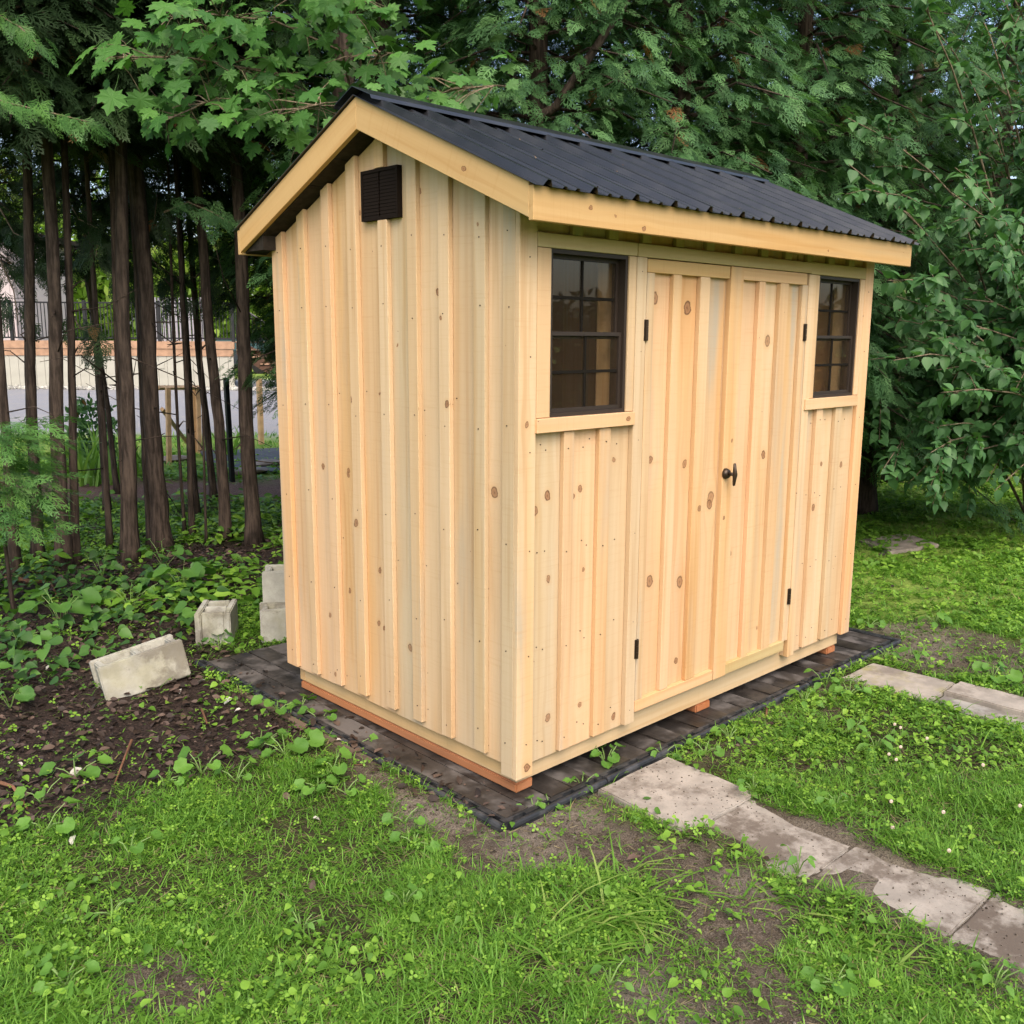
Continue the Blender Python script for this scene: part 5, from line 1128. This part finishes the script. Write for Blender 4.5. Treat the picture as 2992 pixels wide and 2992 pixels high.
for a, b, n, r_, h, sp, lab in ((535, 1745, 9, .20, .26, .16, 'large round-leaved weed in front of the standing block'), (180, 1835, 7, .17, .22, .16, 'large lobed-leaf weed at the left behind the tilted block'), (60, 1900, 6, .12, .15, .15, 'broad-leaved weed by the left edge behind the mulch'),
        (290, 1945, 3, .10, .1, .08, 'pair of round leaves touching the left end of the tilted block'), (590, 1850, 7, .11, .16, .12, 'leafy weed against the foot of the standing block'), (640, 1900, 4, .09, .10, .1, 'small weed between the standing block and the mat'), (30, 2075, 5, .12, .12, .12, 'bright broad leaves cut by the left edge below the tilted block'),
        (480, 1660, 7, .11, .22, .18, 'tall leafy weed below the thickest cedar trunk'), (300, 1690, 7, .10, .2, .2, 'leafy weed below the middle cedar trunk'), (380, 1780, 8, .09, .2, .2, 'small-leaved weed clump behind the tilted block')):
    plant('broadleaf_weed', a, b, n, r_, h, lab, 'plant', BP, RLD, sp)
CP = 'round-leaved creepers beside the mat'
for a, b, n, r_, h, lab in ((810, 2090, 5, .075, .07, 'bright round-leaved creeper reaching onto the mat, nearest the tilted block'), (880, 2075, 5, .08, .07, 'bright round-leaved creeper leaning over the mat edge board'), (940, 2110, 3, .075, .06, 'creeper with one heart-shaped leaf lying over the mat'), (1035, 2185, 2, .085, .06, 'single big round leaf standing on the mat edge'),
        (835, 2225, 7, .10, .08, 'large-leaved creeper clump below the mat edge board'), (760, 2200, 6, .065, .06, 'small creeper left of the large-leaved clump'), (975, 2270, 4, .075, .06, 'creeper with bright leaf near the bare soil'), (590, 2270, 5, .085, .09, 'creeper with upturned leaves in the middle of the mulch edge'), (690, 2290, 4, .06, .06, 'low creeper between mulch and grass'),
        (930, 2320, 6, .07, .06, 'creeper patch at the edge of the grass by the bare soil'), (1010, 2330, 4, .06, .05, 'two-leaved creeper at the rim of the bare soil'), (480, 2300, 3, .06, .06, 'tiny creeper with yellowish leaf in the mulch'), (220, 2270, 4, .10, .07, 'creeper with pale undersides in the dark mulch'), (120, 2350, 3, .085, .08, 'upright oval-leaved creeper near the left edge'),
        (130, 2440, 3, .09, .09, 'bright serrated-leaf creeper in the lower left'), (380, 2510, 4, .075, .09, 'tall bright creeper in the lower left grass'), (1180, 2410, 3, .055, .05, 'creeper sprig on the soil below the mat corner'), (1210, 2465, 4, .055, .05, 'creeper at the tip of the grass below the mat corner')):
    plant('creeper', a, b, n, r_, h, lab, 'plant', CP, RL, .06+.35*r_)
WG = 'leafy weeds beside the slabs and mat'
k = 0
for a, b, n, r_, h, lab in ((1770, 2240, 9, .06, .09, 'weed sprouting between the mat and the first pale slab'), (1700, 2300, 7, .05, .06, 'yellowish weed at the left corner of the first pale slab'), (1935, 2210, 6, .06, .06, 'weed at the right corner of the first pale slab'), (1560, 2370, 4, .05, .05, 'seedling beside the near mat corner'), (1605, 2360, 4, .045, .05, 'seedling on the mat edge just right of the near corner'),
        (2410, 2010, 8, .08, .09, 'leafy weed against the left side of the mossy slab'), (2480, 2040, 7, .07, .07, 'weed along the front of the mossy slab'), (2590, 1925, 6, .06, .06, 'weed beyond the mossy slab by the bare soil'), (2680, 1940, 8, .07, .08, 'weed with tall leaf behind the mossy slab'), (2900, 1990, 9, .09, .08, 'big rosette above the narrow raised slab'),
        (2350, 2060, 6, .065, .07, 'weed rosette below the mat edge near the middle skid'), (2130, 2170, 7, .06, .07, 'weed rosette at the mat edge below the door'), (2060, 2210, 7, .055, .06, 'weed rosette left of the one below the door'), (2490, 2150, 5, .09, .12, 'tall plantain on the soil patch right of the door'), (2560, 2190, 8, .09, .07, 'bright plantain at the head of the clover lawn'),
        (2540, 1835, 6, .06, .07, 'weed tuft on the soil at the far mat corner'), (2640, 1870, 5, .05, .08, 'grassy weed just outside the far mat corner'), (2730, 1830, 8, .10, .09, 'dock leaves at the lawn edge above the soil strip'), (2200, 2330, 6, .05, .06, 'round leaf weed near the slab joint'), (2440, 2380, 7, .055, .06, 'bright round leaves in the lawn right of the path'),
        (2330, 2560, 6, .05, .08, 'upright weed on the left rim of the soiled slabs'), (2440, 2880, 8, .06, .03, 'flat grey-green rosette in the bare soil at the bottom'), (2900, 2900, 8, .06, .08, 'broad weed in the bottom right corner'), (1780, 2890, 4, .045, .06, 'seedling in the sandy soil at the bottom'), (1180, 2660, 6, .05, .08, 'pale broad weed in the foreground grass'), (880, 2720, 7, .045, .07, 'round-leaved weed cluster in the foreground grass'), (330, 2680, 6, .05, .05, 'bright rounded leaves in the lower left grass'), (190, 2880, 7, .06, .06, 'broad weed in the bottom left corner')):
    plant('weed', a, b, n, r_, h, lab, 'plant', WG, [PLT] if k % 3 else RL, .03+.5*r_); k += 1

# ------------------------------------------------------------------ grass and ground cover
def sample(n, dmin, dmax, lmax=.60):
    """random ground points in a wedge before the camera"""
    if lmax == .60: n = int(n*1.3); lmax = np.where(rng.random(n) < .77, .60, .95)   # thinner lawn to the sides
    d = np.sqrt(rng.uniform(dmin**2, dmax**2, n)); l = rng.uniform(-1, 1, n)*lmax*(d+.4); P = CAM[:2]+d[:, None]*FH[:2]+l[:, None]*RH[:2]; return P[:, 0], P[:, 1]
def blocked(x, y):
    """under the mat or on slabs"""
    m = (x > MAT_X[0]-.01) & (x < MAT_X[1]+.01) & (y > MAT_Y[0]-.015) & (y < MAT_Y[1])
    s = (x > .27) & (x < .68) & (y > -.60) & (y < -.17); s |= (x > .29) & (x < .63) & (y > -1.9) & (y <= -.60)
    s |= (x > 2.12) & (x < 2.46) & (y > -.64) & (y < -.2); s |= (x > 2.16) & (x < 2.49) & (y > -1.08) & (y <= -.64); return m | s
def density(x, y):
    mu, so, gr, be, gv, d, l = fields(x, y); n = fbm(x, y, 3.0, 41); n2 = fbm(x, y, 9, 47)
    g = (.30+.9*sstep(.35, .65, n))*(.25+.9*sstep(.30, .62, n2))*(1-.985*mu)*(1-.97*so)*(1-gr)*(1-be)*(1-.9*gv); g[blocked(x, y)] = 0
    return np.clip(g, 0, 1), mu, so, gr, be, gv, d, l
M_GRASS = leafmat('lawn_grass', (.060, .155, .018), (.130, .275, .032), (.22, .39, .06), .35, .5, .25, False)
cr = [n_ for n_ in M_GRASS.node_tree.nodes if n_.type == 'VALTORGB'][0].color_ramp; e_ = cr.elements.new(.955); e_.color = (.30, .25, .11, 1)
M_CLOV = leafmat('clover_leaf', (.065, .155, .018), (.135, .265, .030), (.23, .39, .05), .3, .5, .25, False)
Ps = []; Xs = []; Zs = []; Ss = []
for n, d0, d1, lmin, lmax, wv in ((260000, 1.9, 3.6, .02, .06, .0034), (160000, 3.6, 6.0, .022, .06, .0046), (120000, 6.0, 10.5, .03, .07, .009), (60000, 10.5, 24, .06, .13, .018)):
    x, y = sample(n, d0, d1); n = len(x); g, mu, so, gr, be, gv, d, l = density(x, y); k = rng.random(n) < g; x, y, d, l = x[k], y[k], d[k], l[k]; m = len(x)
    P = np.stack([x, y, gh(x, y)-.003], 1); az = rng.uniform(0, 6.28, m); lean = rng.uniform(.3, 2.6, m)
    Xs.append(np.stack([np.cos(az)*lean, np.sin(az)*lean, np.ones(m)], 1)); Zs.append(np.stack([np.cos(az), np.sin(az), -.3*np.ones(m)], 1)); Ps.append(P)
    L = rng.uniform(lmin, lmax, m)*(.7+.8*fbm(x, y, 1.7, 71)); Ss.append(np.stack([L, np.full(m, wv)*rng.uniform(.7, 1.3, m), L], 1))
for n, d0, d1 in ((9000, 1.9, 3.4), (7000, 3.4, 5.5)):
    x, y = sample(n, d0, d1); n = len(x); g, mu, so, gr, be, gv, d, l = density(x, y); k = rng.random(n) < g*sstep(.48, .66, fbm(x, y, 1.9, 131)); x, y = x[k], y[k]; m = len(x)
    Ps.append(np.stack([x, y, gh(x, y)-.003], 1)); az = math.atan2(RH[1], RH[0])+rng.normal(.5, 1.1, m); lean = rng.uniform(.6, 2.4, m)
    Xs.append(np.stack([np.cos(az)*lean, np.sin(az)*lean, np.ones(m)], 1)); Zs.append(np.stack([np.cos(az), np.sin(az), -.3*np.ones(m)], 1)); L = rng.uniform(.06, .13, m); Ss.append(np.stack([L, rng.uniform(.0035, .0065, m), L], 1))
P = np.concatenate(Ps); V, F, R_ = scatter(*BLADE3, P, np.concatenate(Xs), np.concatenate(Zs), np.concatenate(Ss))
R_ = np.repeat(np.clip(.25+.5*fbm(P[:, 0], P[:, 1], 2.4, 55)+rng.normal(0, .18, len(P)), 0, 1), len(BLADE3[0]))
tag(link('lawn_grass', mesh_np('lawn_grass', V, F, R_), M_GRASS), 'short uneven lawn grass growing through the soil', kind='stuff')
CLV = clover_template()
Ps = []; Ss = []
for n, d0, d1, s0, s1 in ((42000, 1.9, 3.8, .006, .016), (44000, 3.8, 7, .010, .026), (36000, 7, 14, .025, .06)):
    x, y = sample(n, d0, d1); n = len(x); g, mu, so, gr, be, gv, d, l = density(x, y)
    lush = .3+.7*sstep(.36, .6, fbm(x, y, 2.1, 83)); lush = np.where((d > 4.6) & (l > 1.2), 1.0, lush); gd = np.where((gv > .3) & (mu < .4), .8, g*lush+.04*so+.05*mu); gd[blocked(x, y)] = 0
    k = rng.random(n) < gd; x, y = x[k], y[k]; m = len(x); Ps.append(np.stack([x, y, gh(x, y)+rng.uniform(.004, .04, m)], 1)); Ss.append(rng.uniform(s0, s1, m))
P = np.concatenate(Ps); m = len(P); az = rng.uniform(0, 6.28, m); V, F, R_ = scatter(*CLV, P, np.stack([np.cos(az), np.sin(az), rng.normal(0, .3, m)], 1), np.stack([rng.normal(0, .35, m), rng.normal(0, .35, m), np.ones(m)], 1), np.concatenate(Ss))
tag(link('clover', mesh_np('clover', V, F, R_), M_CLOV), 'clover and creeping leaves through the lawn', kind='stuff')
# thatch: dead blades lying flat between the living ones
M_THA = leafmat('dry_thatch', (.07, .055, .032), (.15, .12, .065), (.26, .21, .12), .1, .8, .2, False)
Ps = []; Ls = []
for n, d0, d1, a_, b_ in ((14000, 1.9, 3.8, .025, .07), (11000, 3.8, 6.5, .03, .08)):
    x, y = sample(n, d0, d1); n = len(x); g, mu, so, gr, be, gv, d, l = density(x, y); k = (rng.random(n) < np.clip(.35+.5*g-.75*mu-.2*so, 0, 1)) & ~blocked(x, y); x, y = x[k], y[k]; m = len(x)
    Ps.append(np.stack([x, y, gh(x, y)+rng.uniform(.001, .009, m)], 1)); Ls.append(rng.uniform(a_, b_, m))
P = np.concatenate(Ps); L = np.concatenate(Ls); m = len(P); az = rng.uniform(0, 6.28, m); TH = (BLADE[0]*np.array((1, 1, .3)), BLADE[1])
tag(quads_to_mesh('thatch', TH, P, np.stack([np.cos(az), np.sin(az), rng.normal(.03, .1, m)], 1), np.stack([rng.normal(0, .2, m), rng.normal(0, .2, m), np.ones(m)], 1), np.stack([L, rng.uniform(.0018, .004, m), L], 1), M_THA), 'dry dead grass blades matted between the living lawn', kind='stuff')
# small-leaved creeping weeds
Ps = []; Ss = []
for n, d0, d1, s0, s1 in ((13000, 1.9, 4.2, .012, .034), (16000, 4.2, 8.0, .016, .045)):
    x, y = sample(n, d0, d1); n = len(x); g, mu, so, gr, be, gv, d, l = density(x, y); c_ = sstep(.50, .66, fbm(x, y, 2.6, 101))*sstep(.35, .6, fbm(x, y, 8, 103)); c_ = np.where((l > .3) & (y < .2), np.maximum(c_, .45*sstep(.4, .6, fbm(x, y, 5, 105))), c_)
    k = (rng.random(n) < c_*np.clip(1-.6*mu-.8*so, 0, 1)) & ~blocked(x, y); x, y = x[k], y[k]; m = len(x); Ps.append(np.stack([x, y, gh(x, y)+rng.uniform(.006, .05, m)], 1)); Ss.append(rng.uniform(s0, s1, m))
P = np.concatenate(Ps); m = len(P); az = rng.uniform(0, 6.28, m)
tag(quads_to_mesh('creeping_weeds', HEART, P, np.stack([np.cos(az), np.sin(az), rng.normal(-.2, .3, m)], 1), np.stack([rng.normal(0, .4, m), rng.normal(0, .4, m), np.ones(m)], 1), np.concatenate(Ss), M_CLOV), 'small-leaved creeping weeds spread through the lawn', kind='stuff')
# undergrowth under and beyond the trunks
n = 26000; x, y = sample(n, 5.6, 12.2, .62); mu, so, gr, be, gv, d, l = fields(x, y); nn = fbm(x, y, 2.2, 90)
k = (rng.random(n) < np.where(gr+be > .5, .03, sstep(.42, .60, nn))) & (l < .9) & ~blocked(x, y) & ~((y > -.5) & (y < 2.6) & (x > -.3)); x, y = x[k], y[k]; m = len(x)
P = np.stack([x, y, GZ+rng.uniform(.02, .2, m)*fbm(x, y, 1.3, 92)*1.4], 1); az = rng.uniform(0, 6.28, m)
tag(quads_to_mesh('undergrowth', SIMPLE, P, np.stack([np.cos(az), np.sin(az), rng.uniform(-.5, .3, m)], 1), np.stack([rng.normal(0, .4, m), rng.normal(0, .4, m), np.ones(m)], 1), rng.uniform(.05, .12, m), M_CLOV), 'leafy green undergrowth round the feet of the trunks', kind='stuff')
M_SHADE = leafmat('shade_leaf', (.030, .080, .018), (.055, .135, .026), (.10, .22, .04), .25, .5, .3, False)  # darker green: the shade at the left is put into the leaf colour
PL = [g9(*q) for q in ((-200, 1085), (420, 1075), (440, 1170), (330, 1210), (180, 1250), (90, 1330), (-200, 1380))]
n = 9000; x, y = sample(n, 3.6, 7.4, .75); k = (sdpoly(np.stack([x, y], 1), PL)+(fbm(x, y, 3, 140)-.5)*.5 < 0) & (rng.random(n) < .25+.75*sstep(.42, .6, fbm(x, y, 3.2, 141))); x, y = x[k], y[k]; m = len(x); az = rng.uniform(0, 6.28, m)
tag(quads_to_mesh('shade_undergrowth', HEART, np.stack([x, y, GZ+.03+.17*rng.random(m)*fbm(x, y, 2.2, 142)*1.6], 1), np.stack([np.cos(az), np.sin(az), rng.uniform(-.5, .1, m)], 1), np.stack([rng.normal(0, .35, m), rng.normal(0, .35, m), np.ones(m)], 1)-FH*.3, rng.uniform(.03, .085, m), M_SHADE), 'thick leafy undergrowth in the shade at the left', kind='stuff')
# leaf litter
M_LIT = leafmat('dead_leaves', (.022, .015, .012), (.055, .035, .028), (.12, .078, .062), .05, .6, .3, False)
n = 44000; x, y = sample(n, 2.4, 8.5, .62); mu, so, gr, be, gv, d, l = fields(x, y); k = (rng.random(n) < np.maximum(mu, gv*.6)*.75+.05*so*0+.012) & ~blocked(x, y); x, y = x[k], y[k]; ne = 170; x = np.concatenate([x, rng.uniform(-.26, .0, ne)-.05*rng.random(ne)]); y = np.concatenate([y, rng.uniform(-.1, 2.2, ne)]); m = len(x); az = rng.uniform(0, 6.28, m); zl = gh(x, y)+rng.uniform(.002, .022, m); zl[-ne:] = np.maximum(zl[-ne:], -.044)
tag(quads_to_mesh('leaf_litter', SIMPLE, np.stack([x, y, zl], 1), np.stack([np.cos(az), np.sin(az), rng.normal(0, .25, m)], 1), np.stack([rng.normal(0, .5, m), rng.normal(0, .5, m), np.ones(m)], 1), (.010+.05*rng.random(m)**1.6), M_LIT), 'brown dead leaves and bark mulch under the trees', kind='stuff')
# soil crumbs
n = 30000; x, y = sample(n, 1.9, 5.5); n = len(x); mu, so, gr, be, gv, d, l = fields(x, y); k = (rng.random(n) < so*.8+.12*mu) & ~((x > MAT_X[0]) & (x < MAT_X[1]) & (y > MAT_Y[0])); x, y = x[k], y[k]; m = len(x)
M_CRB = leafmat('soil_crumb', (.035, .026, .019), (.075, .057, .042), (.16, .135, .11), 0.0, .9, .15, False)
zc = gh(x, y); onp = (np.abs(x-.46) < .2) & (y > -1.9) & (y < -.17); zc = np.where(onp, np.where(y > -.6, -.052, -.061), zc)
tag(quads_to_mesh('soil_crumbs', OCT, np.stack([x, y, zc+.001], 1), rng.normal(0, 1, (m, 3)), rng.normal(0, .3, (m, 3))+np.array((0, 0, 1)), (.0012+.007*rng.random(m)**2.5)*(1-.4*onp), M_CRB), 'loose soil crumbs on the bare patches and slabs', kind='stuff')
# tall grass clumps
TGR = [(1720, 2690, 75, .24, 'tall arching grass clump in the centre foreground'), (1850, 2600, 55, .22, 'seeding grass clump right of the tall central clump'), (1640, 2790, 70, .20, 'lower grass clump in front of the tall central clump'), (2420, 2680, 90, .13, 'dense grass clump left of the soiled slabs'), (2560, 2770, 90, .13, 'dense grass clump beside the end of the soiled slabs'), (2180, 2620, 50, .09, 'sparse grass sprig on the dark soil')]
M_TALL = leafmat('tall_grass', (.08, .19, .022), (.14, .28, .035), (.27, .36, .09), .35, .5, .25, False)
for px, py, n, hh, lab in TGR:
    q = gp(px, py); az = rng.uniform(0, 6.28, n); lean = rng.uniform(.5, 2.6, n); P = np.stack([q[0]+rng.uniform(-.09, .09, n), q[1]+rng.uniform(-.09, .09, n), np.full(n, GZ-.004)], 1)
    az = np.where(rng.random(n) < .55, math.atan2(RH[1], RH[0])+rng.normal(0, .7, n), az); s_ = rng.uniform(.5, 1.15, n)*hh; tv = BLADE[0].copy(); tv[:, 2] = .62*tv[:, 0]**2.2
    Xd = np.stack([np.cos(az)*lean, np.sin(az)*lean, np.ones(n)], 1); Zd = np.stack([np.cos(az), np.sin(az), -.3*np.ones(n)], 1)
    tag(quads_to_mesh('grass_clump', (tv, BLADE[1]), P, Xd, Zd, np.stack([s_, rng.uniform(.006, .012, n), s_], 1), M_TALL), lab, 'grass clump', 'grass clumps in the foreground')
# white clover flowers, fallen petals, twigs
M_WHT = simple('white_petal', (.42, .40, .35), .7, .2); M_CFL = simple('clover_flower', (.50, .40, .33), .8, .2)
hm = None
CFL = ['clover flower nearest the mossy slab', 'clover flower just right of the one nearest the mossy slab', 'leftmost clover flower of the trio in the middle of the right lawn', 'upper right clover flower of the middle trio in the right lawn', 'lower clover flower of the middle trio in the right lawn', 'clover flower alone toward the right frame edge below the narrow slab',
       'clover flower left of the lone right-hand one, above the soiled slabs', 'clover flower in the centre of the lawn between the two paths', 'clover flower nearest the long soiled slab, in the grass to its right', 'lowest clover flower, in the lawn above the path end', 'clover flower just below the mossy slab and the narrow slab joint', 'clover flower cut close to the right frame edge']
for i, (a, b) in enumerate(((2611, 2140), (2628, 2150), (2594, 2230), (2628, 2208), (2615, 2246), (2868, 2262), (2600, 2372), (2752, 2404), (2604, 2450), (2768, 2520), (2705, 2182), (2975, 2385))):
    q = gp(a, b+14); e = empty('clover_flower', tuple(q), 'small whitish '+CFL[i], 'flower', 'white clover flowers in the lawn')
    if hm is None:
        bm = bmesh.new(); bmesh.ops.create_icosphere(bm, subdivisions=2, radius=.0065)
        for v in bm.verts: v.co *= random.uniform(.8, 1.2)
        hm = mesh_bm('clover_head', bm); hm.materials.append(M_CFL); bm = bmesh.new(); bm_tube(bm, [(0, 0, 0), (.004, 0, .03), (0, 0, .055)], [.0012, .0011, .001], 4, False); sm = mesh_bm('clover_stem', bm); sm.materials.append(M_STEM)
    link('head', hm, None, e, Matrix.Translation((q[0], q[1], q[2]+.06))); link('stem', sm, None, e, Matrix.Translation(q))
V_, F_ = fan([(0, .1), (.3, .4), (.7, .42), (1, .1)], .5, .5); PT = mesh_np('petal', V_, F_); PT.materials.append(M_WHT)
for a, b, s_, lab in ((532, 2030, .035, 'white petal beside the right end of the tilted block'), (705, 2092, .035, 'white petal on the mulch by the edge board'), (985, 2187, .03, 'white petal on the brown edge board'), (915, 2398, .032, 'white petal in the grass below the bare soil'), (105, 1880, .06, 'pale folded leaf among the weeds at left'), (155, 1955, .05, 'whitish leaf underside left of the tilted block'), (600, 2010, .06, 'pale leaf underside at the corner of the tilted block'), (680, 2060, .05, 'pale green leaf lying on the mulch by the mat corner'),
                      (222, 2465, .04, 'pale dry petal in the lower left grass'), (55, 2240, .025, 'tiny pale petal in the mulch at the left edge'), (240, 2255, .07, 'grey-white curled leaf in the dark mulch'), (1150, 2172, .02, 'tiny white petal on the mat')):
    q = gp(a, b); z = float(gh(np.array([q[0]]), np.array([q[1]]))[0])+.018; o = leaf_obj('petal', PT, (q[0], q[1], z), rng.normal(0, 1, 3)*np.array((1, 1, .2)), np.array((rng.normal(0, .3), rng.normal(0, .3), 1)), s_*.8, None); tag(o, lab, 'petal', 'fallen pale petals and leaves')
V_, F_ = fan([(0, .02), (.3, .3), (.65, .28), (1, .01)], .1, .05); fl = mesh_np('leaf', V_, F_); fl.materials.append(M_BROADD); q = gp(1878, 2335, -.05); tag(leaf_obj('fallen_leaf', fl, (q[0], q[1], -.047), (1, -.6, 0), (0, 0, 1), .035, None), 'single green leaf lying on the first pale slab', 'leaf')
M_TWG2 = simple('brown_twig', (.16, .08, .045), .85, .2, 0, 20, .3, .3)
for pts, r_, lab in (([(0, 2295), (40, 2320), (80, 2370)], .008, 'reddish bent twig at the left edge of the mulch'), ([(385, 2170), (365, 2235), (335, 2300)], .006, 'rust-coloured twig standing in the mulch below the block'), ([(590, 2080), (605, 2130)], .006, 'pale short twig in the mulch near the block'), ([(20, 1690), (95, 1712), (160, 1700)], .02, 'dark root bending across the soil at the far left'), ([(145, 1700), (170, 1760)], .008, 'thin brown stick leaning by the far left root'), ([(870, 2240), (1060, 2255)], .003, 'thin bare runner lying over the soil beside the mat'), ([(2240, 2075), (2238, 2110)], .006, 'orange wood chip standing at the mat edge')):
    P_ = [gp(a, b) for a, b in pts]; bm = bmesh.new(); o0 = P_[0].copy(); bm_tube(bm, [Vector((q[0]-o0[0], q[1]-o0[1], .012+.018*(i % 2))) for i, q in enumerate(P_)], [r_*(1-.25*i) for i in range(len(P_))], 6)
    tag(link('twig', mesh_bm('twig', bm), M_TWG2, None, Matrix.Translation((o0[0], o0[1], GZ))), lab, 'twig', 'twigs on the ground')
